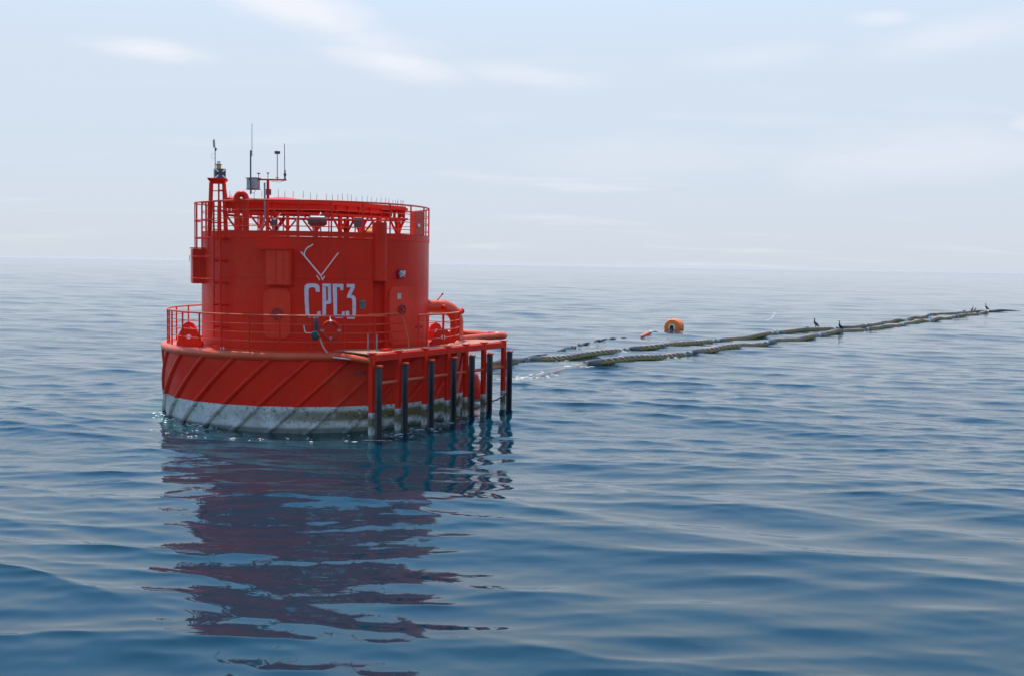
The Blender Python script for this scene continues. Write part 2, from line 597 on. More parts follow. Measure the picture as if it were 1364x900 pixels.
# tower wall with a recess under the vent pipe
NL, NR, NZ = 27.0, 33.9, 4.56
angs = sorted(set([NL, NR] + [a for a in np.arange(-180, 180, 2.5) if not (NL - 0.6 < a < NR + 0.6)]))
tw = MB()
zs = [ZD, NZ, ZT]
vs = [cyl(a, RT, z) for a in angs for z in zs]
fs = []
for i in range(len(angs)):
    a, b = i * 3, ((i + 1) % len(angs)) * 3
    for j in range(2):
        if j == 0 and angs[i] == NL:
            continue
        fs.append((a + j, b + j, b + j + 1, a + j + 1))
tw.add(vs, fs)
pa, pb = cyl(NL, RT, 0), cyl(NR, RT, 0)
mid, hw = (pa + pb) / 2, (pb - pa) / 2
inw = -mid.normalized()
nv, nf = [], []
for i in range(9):
    a = pi * i / 8
    q0 = mid - hw * cos(a) + inw * hw.length * 1.1 * sin(a)
    nv += [Vector((q0.x, q0.y, ZD)), Vector((q0.x, q0.y, NZ))]
nf = [(2 * i, 2 * i + 2, 2 * i + 3, 2 * i + 1) for i in range(8)] + [tuple(range(1, 18, 2))]
tw.add(nv, nf)
tower = tw.build('tower', M_RED, buoy)
# faint weld seam round the tower
MB().tube(arc(RT, 4.62, -180, 27, 3) , 0.012, 4).build('weld_seam', M_RED, tower)
MB().tube(arc(RT, 4.62, 34, 180, 3), 0.012, 4).build('weld_seam', M_RED, tower)
MB().lathe([(0.01, ZT), (3.872, ZT), (3.872, ZT - 0.04), (RT - .01, ZT - 0.05)], 120).build('gallery_floor', M_RED, buoy)
MB().lathe([(3.868, 5.922), (3.868, 6.085), (3.858, 6.085), (3.858, 5.922), (3.868, 5.922)], 120).build('toe_board', M_RED, buoy)
vp = mid
MB().tube([(vp.x, vp.y, NZ), (vp.x, vp.y, 6.42)], hw.length * 1.02, 20).build('vent_trunk', M_RED, buoy)

# ---- railings
RAIL = 0.026


def railing(name, r, z0, zt, mids, a0, a1, posts, rp=RAIL, closed=False, parent=buoy):
    n = int(abs(a1 - a0) / 2.5)
    pts = [cyl(a0 + (a1 - a0) * i / n, r, zt) for i in range(n if closed else n + 1)]
    top = MB().tube(pts, rp * 1.15, 8, closed=closed).build(name, M_SUNLIT, parent)
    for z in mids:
        MB().tube([Vector((p.x, p.y, z)) for p in pts], rp * 0.55, 6, closed=closed).build('mid_rail', M_SUNLIT, top)
    pm = MB().tube([(0, 0, z0), (0, 0, zt)], rp, 8).mesh('rail_post', M_RED)
    for a in posts:
        inst('rail_post', pm, top, cyl(a, r, 0))
    return top


RL = 4.96
lower = railing('deck_railing', RL, ZD, 3.50, (3.24, 2.98, 2.72), 40 - 360, 24.0, [-13.0 - 11.2 * k for k in range(0, 28)] + [-1.8, 9.4, 20.6])
e = [cyl(24, RL, 3.50), cyl(25.2, RL, 3.48), cyl(25.9, RL, 3.42), cyl(26.6, RL, 3.30), cyl(28.4, RL, 2.50), cyl(28.2, RL, ZD)]
MB().tube(e, RAIL * 1.15, 8).build('rail_end', M_RED, lower)
for k, z in enumerate((3.24, 2.98, 2.72)):
    MB().tube([cyl(24, RL, z), cyl(26.5 + k * 0.6, RL, z)], RAIL * 0.6, 6).build('mid_rail', M_RED, lower)
gate = MB().tube([cyl(22, 4.25, 3.50), cyl(37, 4.25, 3.52), cyl(38.6, 4.28, 3.45), cyl(39.4, 4.30, 3.3), cyl(41, 4.4, 2.75), cyl(40.2, 4.5, ZD)], RAIL * 1.15, 8).build('gate_railing', M_SUNLIT, buoy)
for z in (3.22, 2.96, 2.70):
    MB().tube([cyl(22, 4.25, z), cyl(39.8, 4.3, z - 0.02)], RAIL * 0.6, 6).build('mid_rail', M_RED, gate)
inst('rail_post', MB().tube([(0, 0, ZD), (0, 0, 3.50)], RAIL, 8).mesh('rail_post', M_RED), gate, cyl(22, 4.25, 0))
MB().tube([cyl(40, RL, 3.50), cyl(40, RL, ZD)], RAIL * 1.3, 8).build('rail_post', M_RED, lower)
MB().tube([cyl(77, RL, 3.50), cyl(81.5, RL + 0.04, 3.50)], [0.05, 0.075], 10).build('rail_sleeve', M_RED, lower)
MB().ball(cyl(82.2, RL + 0.05, 3.50), 0.115).build('rail_knob', M_RED, lower)
railing('gallery_railing', 3.84, ZT, 7.03, (6.74, 6.48, 6.23), -180, 180, [-176 + 15.2 * k for k in range(1, 24)], closed=True)

# ---- ladder and its cage on the left of the tower
lad = inst('ladder', None, buoy)
LA0, LA1 = -52.4, -47.4
stile = MB().tube([cyl(LA0, 4.10, 7.0), cyl(LA0, 4.10, 2.7)], 0.032, 8).build('stile', M_RED, lad)
MB().tube([cyl(LA1, 4.10, 7.0), cyl(LA1, 4.10, ZD)], 0.032, 8).build('stile', M_RED, lad)
rm = MB().tube([cyl(LA0, 4.10, 0), cyl(LA1, 4.10, 0)], 0.013, 6).mesh('rung', M_RED)
for k in range(15):
    inst('rung', rm, lad, (0, 0, 2.62 + k * 0.29))
for z in (3.02, 3.72, 4.42, 5.12, 5.82):
    MB().box((cyl(LA1, 3.97, z)), (0.10, 0.28, 0.06), rz=R(LA1)).build('bracket', M_RED, lad)
    MB().box((cyl(LA0, 3.97, z)), (0.06, 0.28, 0.06), rz=R(LA0)).build('bracket', M_RED, lad)
cage = inst('access_cage', None, buoy)
for th, r in ((-83, 4.0), (-75, 4.12), (-69, 4.16), (-62.5, 4.14), (-57, 4.10)):
    MB().bar(cyl(th, r, 7.0), cyl(th, r, 5.46), 0.055, 0.03, up=cyl(th, 1, 0)).build('cage_bar', M_RED, cage)
for z in (7.0, 6.42, 5.86):
    MB().tube([cyl(-87, 3.9, z), cyl(-83, 4.0, z), cyl(-75, 4.13, z), cyl(-69, 4.17, z), cyl(-62.5, 4.15, z), cyl(-53, 4.10, z)], 0.025, 6).build('cage_hoop', M_RED, cage)
for z in (5.25, 4.54):
    MB().tube([cyl(-69, 4.32, z), cyl(-62, 4.22, z), cyl(-55, 4.12, z), cyl(LA1, 4.11, z)], 0.022, 6).build('cage_rail', M_RED, cage)
lk = MB().box(cyl(-80, 3.94, 4.93), (0.95, 0.50, 1.14), rz=R(-80), bev=0.015).build('wall_locker', M_RED, buoy)
LX, LY = Vector((cos(R(-80)), sin(R(-80)), 0)), Vector((-sin(R(-80)), cos(R(-80)), 0))
LC = cyl(-80, 3.94, 4.93)
for k in range(4):
    MB().box(LC + LX * 0.495 - LY * (0.22 - k * 0.10), (0.07, 0.045, 1.12), rz=R(-80)).build('ridge', M_RED, lk)
MB().box(cyl(-80, 3.94, 5.53), (1.02, 0.58, 0.03), rz=R(-80)).build('locker_lid', M_RED, lk)
HC = LC + LX * 0.40 - LY * 0.24
MB().tube([HC + Vector((0, 0, .36)), HC - LY * .10 + Vector((0, 0, .36)), HC - LY * .10 + Vector((0, 0, .16)), HC + Vector((0, 0, .16))], 0.013, 6).build('handle', M_GALV, lk)

# ---- things on the tower wall


def wall_plate(th0, th1, z0, z1, r, depth, bm=None, rad=0.0, corners=(1, 1, 1, 1)):
    """a curved-in-plan plate with rounded corners standing off the tower"""
    bm = bm or MB()
    tm = (th0 + th1) / 2
    w = (th1 - th0) * pi / 180 * r / 2
    h = (z1 - z0) / 2
    poly = []
    for (cx, cz, a0), on in zip(((1, 1, 0), (-1, 1, 90), (-1, -1, 180), (1, -1, 270)), corners):
        q_ = rad if on and rad > 0 else 0.004
        for i in range(7):
            a = R(a0 + 15 * i)
            poly.append((cx * (w - q_) + q_ * cos(a), cz * (h - q_) + q_ * sin(a)))
    o = cyl(tm, r, (z0 + z1) / 2)
    x = Vector((cos(R(tm)), sin(R(tm)), 0))
    n_ = Vector((sin(R(tm)), -cos(R(tm)), 0))
    M = Matrix((x, Vector((0, 0, 1)), n_)).transposed().to_4x4()
    M.translation = o
    return bm.prism(poly, M, depth)


lv = wall_plate(-23.4, -10.9, 4.39, 5.50, RT - 0.06, 0.28).build('vent_cabinet', M_RED, buoy)
wall_plate(-23.0, -18.0, 4.42, 5.47, RT + 0.215, 0.02).build('door_leaf', M_DOOR, lv)
wall_plate(-17.75, -14.8, 4.42, 5.47, RT + 0.217, 0.02).build('door_leaf', M_DOOR, lv)
wall_plate(-14.6, -11.2, 4.42, 5.47, RT + 0.215, 0.02).build('door_leaf', M_DOOR, lv)
wall_plate(-27.5, -10.6, 5.50, 5.535, RT - 0.08, 0.36).build('rain_hood', M_RED, lv)
dr_ = wall_plate(-25.0, -11.9, 2.74, 4.28, RT - 0.04, 0.10, rad=0.24).build('watertight_door', M_DOOR, buoy)
x0 = cyl(-18.3, RT + 0.065, 3.50)


def ring(c, th, r, tr, n=20, m=6):
    u = Vector((cos(R(th)), sin(R(th)), 0))
    return MB().tube([Vector(c) + u * r * cos(2 * pi * i / n) + Vector((0, 0, r * sin(2 * pi * i / n))) for i in range(n)], tr, m, closed=True)


def disc(c, th, r, depth, n=20):
    o = cyl(th, 1, 0)
    return MB().tube([Vector(c), Vector(c) + o * depth], r, n)


ring(x0, -18.3, 0.17, 0.022).build('porthole_ring', M_DARKRED, dr_)
disc(x0, -18.3, 0.15, 0.012).build('porthole', M_DARKRED, dr_)
for z in (3.05, 3.90):
    MB().bar(cyl(-12.4, RT + 0.03, z), cyl(-11.2, RT + 0.09, z), 0.05, 0.07).build('hinge', M_RED, dr_)
for z in (3.35, 3.10, 4.05):
    MB().bar(cyl(-24.4, RT + 0.05, z), cyl(-25.6, RT + 0.09, z), 0.04, 0.04).build('clip', M_RED, dr_)
d2 = wall_plate(35.6, 55.0, 2.50, 4.37, RT - 0.10, 0.12, rad=0.24).build('watertight_door', M_DOOR, buoy)
ring(cyl(44.6, RT + 0.06, 3.62), 44.6, 0.15, 0.025).build('hand_wheel', M_DARKRED, d2)
disc(cyl(44.6, RT + 0.02, 3.62), 44.6, 0.06, 0.08).build('wheel_hub', M_DARKRED, d2)
for z in (3.55, 3.70):
    MB().bar(cyl(42.6, RT + 0.06, z), cyl(46.6, RT + 0.06, z + 0.05), 0.03).build('wheel_spoke', M_DARKRED, d2)
wall_plate(41.5, 43.7, 3.98, 4.15, RT + 0.03, 0.012).build('sign_plate', M_PALE, d2)
for dz_ in (0.045, 0.0, -0.045):
    wall_plate(41.8, 43.4, 4.055 + dz_, 4.075 + dz_, RT + 0.0425, 0.003).build('sign_stripe', M_DGREY, d2)
MB().bar(cyl(57, RT, 3.02), cyl(61, RT + 0.12, 3.02), 0.05, 0.07).build('hinge', M_DARKRED, d2)
lm = disc(cyl(43, RT - 0.02, 4.79), 43, 0.16, 0.12).build('bulkhead_lamp', M_DARKRED, buoy)
MB().ball(cyl(43, RT + 0.11, 4.79), 0.11, sc=(1, 1, 1)).build('lamp_glass', M_GREY, lm)
for s_ in (1, -1):
    MB().tube([cyl(41.4, RT + 0.14, 4.79 + s_ * 0.1), cyl(43, RT + 0.24, 4.79), cyl(44.6, RT + 0.14, 4.79 - s_ * 0.1)], 0.016, 6).build('lamp_guard', M_PALE, lm)
sq = wall_plate(19.9, 22.6, 3.68, 3.94, RT - 0.03, 0.10).build('junction_box', simple('grey_green_box', (0.17, 0.20, 0.18), 0.5, var=0.4), buoy)
wall_plate(20.2, 22.3, 3.72, 3.90, RT + 0.068, 0.012).build('box_cover', simple('grey_green_cover', (0.10, 0.12, 0.11), 0.5, var=0.4), sq)

# ---- letters painted on the tower (flat print that follows the plate)
GL = {
    'C': [(490, 530), (495, 495), (515, 475), (545, 470), (600, 470), (625, 478), (640, 500), (642, 555), (605, 552), (600, 520), (590, 508), (560, 508), (540, 515), (532, 535), (533, 640), (540, 775), (545, 785), (612, 785), (620, 765), (622, 750), (652, 750), (650, 790), (635, 812), (610, 817), (545, 815), (518, 805), (503, 780), (495, 650)],
    'P': [(668, 470), (752, 470), (757, 660), (750, 672), (706, 677), (705, 806), (672, 810), (668, 505), (703, 504), (706, 642), (724, 640), (722, 500), (668, 500)],
    'c': [(768, 472), (877, 472), (875, 535), (845, 535), (845, 505), (812, 505), (815, 780), (862, 782), (866, 750), (893, 750), (890, 800), (880, 815), (800, 815), (782, 800), (778, 700)],
    '3': [(908, 472), (990, 472), (990, 510), (955, 583), (985, 590), (1002, 615), (1005, 700), (1003, 800), (990, 825), (920, 825), (903, 800), (902, 745), (935, 745), (938, 785), (945, 792), (968, 790), (968, 640), (958, 615), (912, 612), (915, 585), (945, 520), (948, 505), (910, 505)]}
for ch, poly in GL.items():
    bm = MB()
    pts2 = [Vector((340 + x / 7.5, 315 + y / 7.5, 0)) for x, y in poly]
    tri = tessellate_polygon([pts2])
    vs = []
    for p in pts2:
        th = math.degrees(math.asin((p.x - 422.3) * 0.006063))
        vs.append(cyl(th, RT + 0.010, 4.46 - (p.y - 377.7) * 0.02326))
    bm.add(vs, tri)
    bm.build('letter', M_WHITE, buoy)

# ---- chevron of pale tubes with its cable
chv = inst('chevron', None, buoy)
r_ = RT + 0.10
for a, b, rad in ((cyl(-7.3, r_, 5.44), cyl(1.7, r_, 4.70), 0.025), (cyl(9.4, r_, 5.43), cyl(1.9, r_ + 0.03, 4.73), 0.019),
                  (cyl(-0.3, r_, 4.72), cyl(1.1, r_, 4.57), 0.018), (cyl(3.3, r_, 4.70), cyl(2.3, r_, 4.57), 0.018), (cyl(1.6, r_, 4.72), cyl(2.2, r_ + 0.02, 4.60), 0.02)):
    MB().tube([a, b], rad, 8).build('chevron_tube', M_CHEV, chv)
for th, z in ((-4.5, 5.21), (6.5, 5.18), (1.7, 4.72)):
    MB().tube([cyl(th, RT - 0.02, z), cyl(th, RT + 0.10, z)], 0.014, 6).build('stand_off', M_RED, chv)
MB().tube([cyl(-3.3, 3.99, 5.92), cyl(-2.9, 3.96, 5.80), cyl(-2.3, 3.93, 5.67)], 0.008, 6).build('cable', M_DGREY, chv)
cb = [cyl(-1.9, RT + .09, 5.68), cyl(-2.8, RT + .11, 5.63), cyl(-4.2, RT + .12, 5.58), cyl(-5.2, RT + .12, 5.50), cyl(-5.7, RT + .11, 5.41), cyl(-5.5, RT + .11, 5.30)]
MB().tube(cb, 0.017, 8).build('cable_sleeve', M_PALE, chv)

# ---- roof frame over the gallery
RO = [(-2.95, -1.95), (-1.4, -2.3), (0.4, -2.2), (3.1, 0.55), (2.7, 1.9), (0.6, 2.9), (-2.3, 2.3), (-3.1, 0.3)]
ZR0, ZR1 = 6.66, 7.12
roof = MB()
Mi = Matrix.Translation((0, 0, ZR1 - 0.03))
roof.prism(RO, Mi, 0.05)
roof = roof.build('roof', M_RED, buoy)
hm = MB()
hm.add([(-1.75, -2.25, 7.14), (-0.45, -2.2, 7.14), (-0.45, -0.9, 7.14), (-1.75, -0.9, 7.14), (-1.30, -1.9, 7.22), (-0.95, -1.9, 7.22), (-0.95, -1.3, 7.22), (-1.30, -1.3, 7.25)],
       [(0, 1, 5, 4), (1, 2, 6, 5), (2, 3, 7, 6), (3, 0, 4, 7), (4, 5, 6, 7), (3, 2, 1, 0)])
hm.build('roof_hatch', M_RED, roof)
MB().add([(-3.0, -1.9, 7.14), (-2.5, -2.0, 7.14), (-2.5, -1.2, 7.14), (-3.0, -1.2, 7.14), (-2.75, -1.6, 7.23)], [(0, 1, 4), (1, 2, 4), (2, 3, 4), (3, 0, 4), (3, 2, 1, 0)]).build('roof_hatch', M_RED, roof)
nR = len(RO)
cols = []
for i in range(nR):
    a, b = Vector(RO[i] + (0,)), Vector(RO[(i + 1) % nR] + (0,))
    L = (b - a).length
    dv = (b - a) / L
    inn = Vector((-dv.y, dv.x, 0))
    open_end = (i == 2)
    for z, h in ((ZR1 - 0.08, 0.09), (ZR0 + 0.035, 0.07)):
        MB().bar(a + Vector((0, 0, z)), b + Vector((0, 0, z)), 0.14, h).build('girder_flange', M_RED, roof)
    e_ = b if not open_end else a + dv * L * 0.66
    if i < 3 or i == 7:
        MB().bar(a + inn * .02 + Vector((0, 0, ZR1 - 0.20)), e_ + inn * .02 + Vector((0, 0, ZR1 - 0.20)), 0.02, 0.20).build('girder_web', M_RED, roof)
    k = max(2, int(round(L / 0.55)))
    for j in range(k):
        p = a + dv * (L * (j + 0.5) / k)
        MB().bar(p + Vector((0, 0, ZR0 + 0.09)), p + Vector((0, 0, ZR1 - 0.12)), 0.10, 0.03, up=dv).build('stiffener', M_RED, roof)
    k = max(1, int(round(L / (1.0 if i < 3 else 1.9))))
    for j in range(k):
        cols.append((a + dv * (L * (j + 0.5) / k), dv))
for x, y in ((-1.4, -0.6), (1.0, 0.2)):
    cols.append((Vector((x, y, 0)), Vector((0.7, 0.7, 0))))
for i, (p, dv) in enumerate(cols):
    w = 0.105 if i % 3 else 0.14
    cm = MB().box((p.x, p.y, (ZT + ZR0) / 2), (w, w, ZR0 - ZT - 0.004), rz=atan2(dv.y, dv.x)).build('column', M_RED, buoy)
    for s_ in (-1, 1):
        MB().bar(p + Vector((0, 0, ZT + 0.30)) + dv * s_ * w * .4, p + dv * s_ * 0.40 + Vector((0, 0, ZR0 - 0.003)), 0.055, 0.055).build('brace', M_RED, cm)
for a, b in (((-2.6, -1.0), (2.4, 1.0)), ((-2.9, 0.5), (1.5, -0.9)), ((-2.4, 1.6), (2.6, 1.5)), ((-1.4, -2.2), (-1.6, 2.3)), ((0.3, -2.1), (0.4, 2.6))):
    MB().bar(Vector(a + (6.86,)), Vector(b + (6.86,)), 0.12, 0.22).build('cross_beam', M_RED, roof)
spk = MB().tube([(0, 0, 0), (0.012, 0, 0.25)], [0.009, 0.006], 5).mesh('bird_spike', M_DARKRED)
for i in range(nR):
    a, b = Vector(RO[i] + (ZR1 + .02,)), Vector(RO[(i + 1) % nR] + (ZR1 + .02,))
    L = (b - a).length
    k = int(L / 0.235)
    for j in range(k):
        p = a.lerp(b, (j + 0.3 + 0.4 * random.random()) / k) * 0.985
        p.z = ZR1 + 0.02
        if -1.8 < p.x < -0.4 and p.y < -1.8:
            p.z += 0.05
        o = inst('bird_spike', spk, roof, p, random.uniform(0, 6), (1, 1, random.uniform(0.75, 1.1)))
# things standing on the gallery
gn = [(-2.22, -3.02, 5.92), (-2.22, -3.02, 7.05)] + [(-2.36 + 0.14 * cos(R(a)), -3.02, 7.08 + 0.15 * sin(R(a))) for a in range(0, 190, 15)] + [(-2.50, -3.02, 6.95)]
MB().tube(gn, 0.10, 12).build('gooseneck_vent', M_RED, buoy)
hn = MB().tube([(-0.30, -2.95, 6.44), (-0.24, -2.95, 6.44), (-0.22, -2.95, 6.44), (0.22, -2.95, 6.44), (0.24, -2.95, 6.44), (0.30, -2.95, 6.44)], [0.11, 0.15, 0.165, 0.165, 0.15, 0.11], 16).build('fog_horn', M_DGREY, buoy)
for x in (-0.12, 0.10):
    MB().tube([(x, -2.95, 5.92), (x, -2.95, 6.30)], 0.025, 6).build('horn_stand', M_GALV, hn)
MB().tube([(0.05, -2.95, 6.60), (0.10, -2.95, 6.66), (0.1, -2.7, 6.70)], 0.02, 6).build('horn_pipe', M_PALE, hn)
bx = MB().box((-1.36, -2.85, 6.36), (0.17, 0.18, 0.24), bev=0.03).build('gallery_lamp', M_DGREY, buoy)
MB().tube([(-1.36, -2.85, 5.92), (-1.36, -2.85, 6.26)], 0.03, 6).build('lamp_stand', M_GALV, bx)
MB().tube([(-1.30, -2.9, 6.47), (-1.15, -2.9, 6.66)], 0.016, 6).build('lamp_arm', M_PALE, bx)
MB().tube([(-1.25, -2.9, 5.92), (-1.2, -2.9, 6.28)], 0.018, 6).build('lamp_cable', M_GALV, bx)
cb_ = MB().box((1.32, -2.6, 6.42), (0.30, 0.25, 0.34), bev=0.02).build('control_box', M_DGREY, buoy)
MB().box((1.38, -2.6, 6.09), (0.10, 0.12, 0.34)).build('box_stand', M_RED, cb_)
og = MB().lathe([(0.0, 5.92), (0.16, 5.92), (0.16, 6.15), (0.10, 6.22), (0.0, 6.24)], 16, axis=(1.72, -2.6)).build('orange_cylinder', M_YELLOW, buoy)
MB().box((-0.62, -2.75, 6.22), (0.10, 0.10, 0.62)).build('conduit_post', M_GREY, buoy)
rl = MB().box(cyl(60, 3.80, 6.47), (0.52, 0.16, 0.80), rz=R(52), bev=0.02).build('rail_locker', simple('bright_red_board', (0.75, 0.04, 0.01), 0.45, var=0.1), buoy)
MB().box(cyl(58.6, 3.895, 6.40), (0.13, 0.02, 0.10), rz=R(52)).build('badge', M_PALE, rl)

# lantern tower
lt = inst('lantern_tower', None, buoy, (-3.17, -1.90, 0))
leg0, leg1 = 0.20, 0.26
for sx in (-1, 1):
    for sy in (-1, 1):
        MB().bar((sx * leg0, sy * leg0, 7.62), (sx * leg1, sy * leg1, ZT), 0.075 if sy < 0 else 0.06).build('leg', M_RED, lt)
for z in (6.35, 6.72, 7.05, 7.38):
    q_ = leg0 + (7.62 - z) / 1.72 * 0.06
    MB().bar((0.02, -q_ - 0.02, z), (q_ + 0.03, -q_ - 0.02, z), 0.03).build('rung', M_RED, lt)
    MB().bar((-q_, q_, z), (q_, q_, z), 0.03).build('strut', M_RED, lt)
MB().bar((0.05, -leg0 - .04, 7.62), (0.05, -leg1 - .04, ZT), 0.05).build('stile', M_RED, lt)
MB().add([(sx * a, sy * a, z) for z, a in ((7.60, 0.20), (7.72, 0.30), (7.76, 0.30)) for sx, sy in ((-1, -1), (1, -1), (1, 1), (-1, 1))],
         [(0, 1, 5, 4), (1, 2, 6, 5), (2, 3, 7, 6), (3, 0, 4, 7), (4, 5, 9, 8), (5, 6, 10, 9), (6, 7, 11, 10), (7, 4, 8, 11), (8, 9, 10, 11), (3, 2, 1, 0)]).build('platform', M_RED, lt)
dm = MB().box((0.06, 0.0, 7.915), (0.34, 0.34, 0.31), rz=R(12)).build('day_mark', M_DGREY, lt)
Mx = Matrix.Translation((0.06, 0, 7.915)) @ Matrix.Rotation(R(12), 4, 'Z')
for s_ in (1, -1):
    for t_ in (-1, 1):
        a = Mx @ Vector((t_ * 0.165, -0.178, s_ * t_ * 0.15))
        b = Mx @ Vector((t_ * 0.065, -0.178, s_ * t_ * 0.055))
        MB().bar(a, b, 0.05, 0.014, up=Mx.to_3x3() @ Vector((0, 1, 0))).build('cross_stripe', M_PALE, dm)
MB().lathe([(0.0, 8.07), (0.085, 8.07), (0.075, 8.10), (0.075, 8.19), (0.10, 8.20), (0.10, 8.225), (0.0, 8.225)], 16, axis=(0.03, 0)).build('lantern_body', M_YELLOW, lt)
MB().lathe([(0.055, 8.225), (0.06, 8.28), (0.045, 8.33), (0.0, 8.36)], 14, axis=(0.03, 0)).build('lantern_lens', M_GLASS, lt)
MB().tube([(-0.07, -0.1, 7.8), (-0.075, -0.1, 8.76)], 0.013, 6).build('pole', M_DGREY, lt)
MB().tube([(-0.10, -0.1, 8.74), (-0.115, -0.1, 8.97)], 0.036, 10).build('aerial_tube', M_GREY, lt)
MB().tube([(-0.105, -0.1, 8.96), (-0.108, -0.1, 9.0)], 0.02, 8).build('aerial_tip', M_DARKRED, lt)
MB().tube([(-0.04, -0.1, 8.72), (-0.07, -0.1, 8.64)], 0.03, 8).build('clamp', M_DGREY, lt)
MB().tube([(-0.135 + 0.06 * cos(a), -0.1, 8.47 + 0.09 * sin(a)) for a in np.linspace(0.6, 5.6, 12)], 0.004, 4).build('wire', M_GREY, lt)

# weather mast
ms = inst('sensor_mast', None, buoy, (-1.56, -2.60, 0))
MB().tube([(0, 0, ZT), (0, 0, 7.71)], 0.045, 10).build('mast_pole', M_RED, ms)
MB().tube([(0.02, -0.02, 7.24), (0.02, -0.02, 7.42)], 0.085, 10).build('pole_clamp', M_DARKRED, ms)
MB().bar((-0.58, 0, 7.715), (0.58, 0, 7.73), 0.05).build('cross_arm', M_RED, ms)
MB().tube([(-0.10, -0.08, 7.62), (-0.09, -0.08, 6.55), (-0.12, -0.08, 6.40), (-0.22, -0.08, 6.1)], 0.028, 8).build('conduit', M_GALV, ms)
en = MB().box((-0.46, 0.08, 7.585), (0.36, 0.24, 0.34), rz=R(-38), bev=0.01).build('enclosure', M_GREY, ms)
MB().box((-0.46, 0.08, 7.765), (0.42, 0.28, 0.018), rz=R(-38)).build('enclosure_lid', M_DGREY, en)
MB().box((-0.46, 0.08, 7.405), (0.40, 0.27, 0.016), rz=R(-38)).build('enclosure_base', M_DGREY, en)
MB().tube([(-0.53, -0.14, 7.24), (-0.53, -0.14, 8.62)], 0.024, 8).build('aerial_mount', M_DGREY, ms)
for z in (8.50, 8.57):
    MB().bar((-0.55, -0.14, z), (-0.47, -0.14, z), 0.02).build('aerial_clamp', M_DGREY, ms)
MB().tube([(-0.49, -0.14, 8.42), (-0.49, -0.14, 9.46)], [0.011, 0.008], 6).build('whip_aerial', M_GALV, ms)
MB().tube([(-0.45 + 0.06 * cos(a), -0.14, 7.36 + 0.09 * sin(a)) for a in np.linspace(2.6, 6.6, 10)], 0.008, 5).build('wire', M_DGREY, ms)
MB().tube([(-0.29, 0, 7.74), (-0.29, 0, 7.90)], 0.012, 6).build('stem', M_GALV, ms)
MB().lathe([(0.0, 7.90), (0.02, 7.89), (0.075, 7.92), (0.0, 7.935)], 12, axis=(-0.29, 0)).build('receiver_disc', M_DGREY, ms)
MB().tube([(0, 0, 7.72), (0, 0, 7.90)], 0.012, 6).build('stem', M_GALV, ms)
for a in (20, 140, 260):
    MB().bar((0, 0, 7.90), (0.05 * cos(R(a)), 0.05 * sin(R(a)), 7.97), 0.012).build('wind_sensor_arm', M_GALV, ms)
MB().tube([(0, 0, 7.90), (0, 0, 7.94)], 0.03, 8).build('wind_sensor', M_GREY, ms)
MB().tube([(0.29, 0, 7.74), (0.29, 0, 8.54)], 0.013, 6).build('stem', M_DARKRED, ms)
MB().box((0.29, 0, 8.59), (0.16, 0.13, 0.09), rz=R(15), bev=0.01).build('sensor_head', M_DGREY, ms)
MB().box((0.29, 0, 7.79), (0.11, 0.05, 0.02)).build('flange', M_DARKRED, ms)
MB().tube([(0.53, 0, 7.74), (0.53, 0, 8.05)], [0.03, 0.022], 8).build('aerial_base', M_DGREY, ms)
MB().tube([(0.53, 0, 7.86), (0.53, 0, 7.93)], 0.045, 8).build('aerial_collar', M_DGREY, ms)
MB().tube([(0.52, 0, 8.02), (0.515, 0, 8.88)], [0.015, 0.013], 6).build('whip_aerial', M_GALV, ms)
MB().tube([(0.5, 0, 7.70), (0.35, 0, 7.655), (0.1, 0, 7.68)], 0.007, 5).build('wire', M_DARKRED, ms)

# ---- pipework on the right
MB().tube([(3.60, 0.25, 3.62), (4.35, 0.25, 3.62)] + [(4.35 + 0.58 * sin(R(a)), 0.25, 3.04 + 0.58 * cos(R(a))) for a in range(15, 100, 12)] + [(4.93, 0.25, 2.85), (4.93, 0.25, 2.36)], 0.24, 20).build('pipe_elbow', M_SUNLIT, buoy)
el = MB().tube([(4.20, 0.10, 3.84), (4.36, 0.0, 4.05)], 0.018, 6).build('valve_lever', M_RED, buoy)
MB().ball((4.37, -0.01, 4.07), 0.04).build('lever_knob', M_RED, el)
MB().ball((4.42, -0.06, 3.60), 0.10).build('pipe_flange', M_RED, buoy)
hp = [(4.85, -0.55, 2.50), (5.6, 0.1, 2.52), (6.5, 1.05, 2.52)] + [(6.55 + 0.30 * cos(R(a)), 1.42 + 0.34 * sin(R(a)), 2.52) for a in range(-60, 160, 25)] + [(5.6, 3.2, 2.50), (4.2, 3.0, 2.45)]
MB().tube(hp, 0.125, 12).build('bumper_loop', M_SUNLIT, buoy)
nz = MB().tube([(4.9, 1.9, 1.1), (5.45, 2.1, 1.05), (5.75, 2.1, 0.85), (5.9, 2.1, 0.4), (5.9, 2.1, -0.3)], 0.30, 16).build('hose_nozzle', M_RED, buoy)
MB().tube([(5.35, 2.06, 1.06), (5.50, 2.1, 1.03)], 0.42, 18).build('nozzle_flange', M_DARKRED, nz)

# ---- chain brackets and small fittings on the deck


def bracket(th, r=4.55):
    M = Matrix.Translation(cyl(th, r, ZD)) @ Matrix.Rotation(R(th * 0.22), 4, 'Z') @ Matrix.Rotation(R(90), 4, 'X')
    b_ = MB().prism([(-0.42, 0), (0.42, 0), (0.42, 0.12), (0.16, 0.56), (0.0, 0.62), (-0.16, 0.56), (-0.42, 0.12)], M, 0.10).build('chain_bracket', M_RED, buoy)
    p = M @ Vector((0, 0.32, 0.10))
    MB().tube([p, p + M.to_3x3() @ Vector((0, 0, 0.05))], 0.075, 12).build('pin', M_PALE, b_)
    MB().box(M @ Vector((0, 0.06, -0.25)), (0.5, 0.55, 0.12), rz=R(th * 0.22)).build('bracket_foot', M_RED, b_)


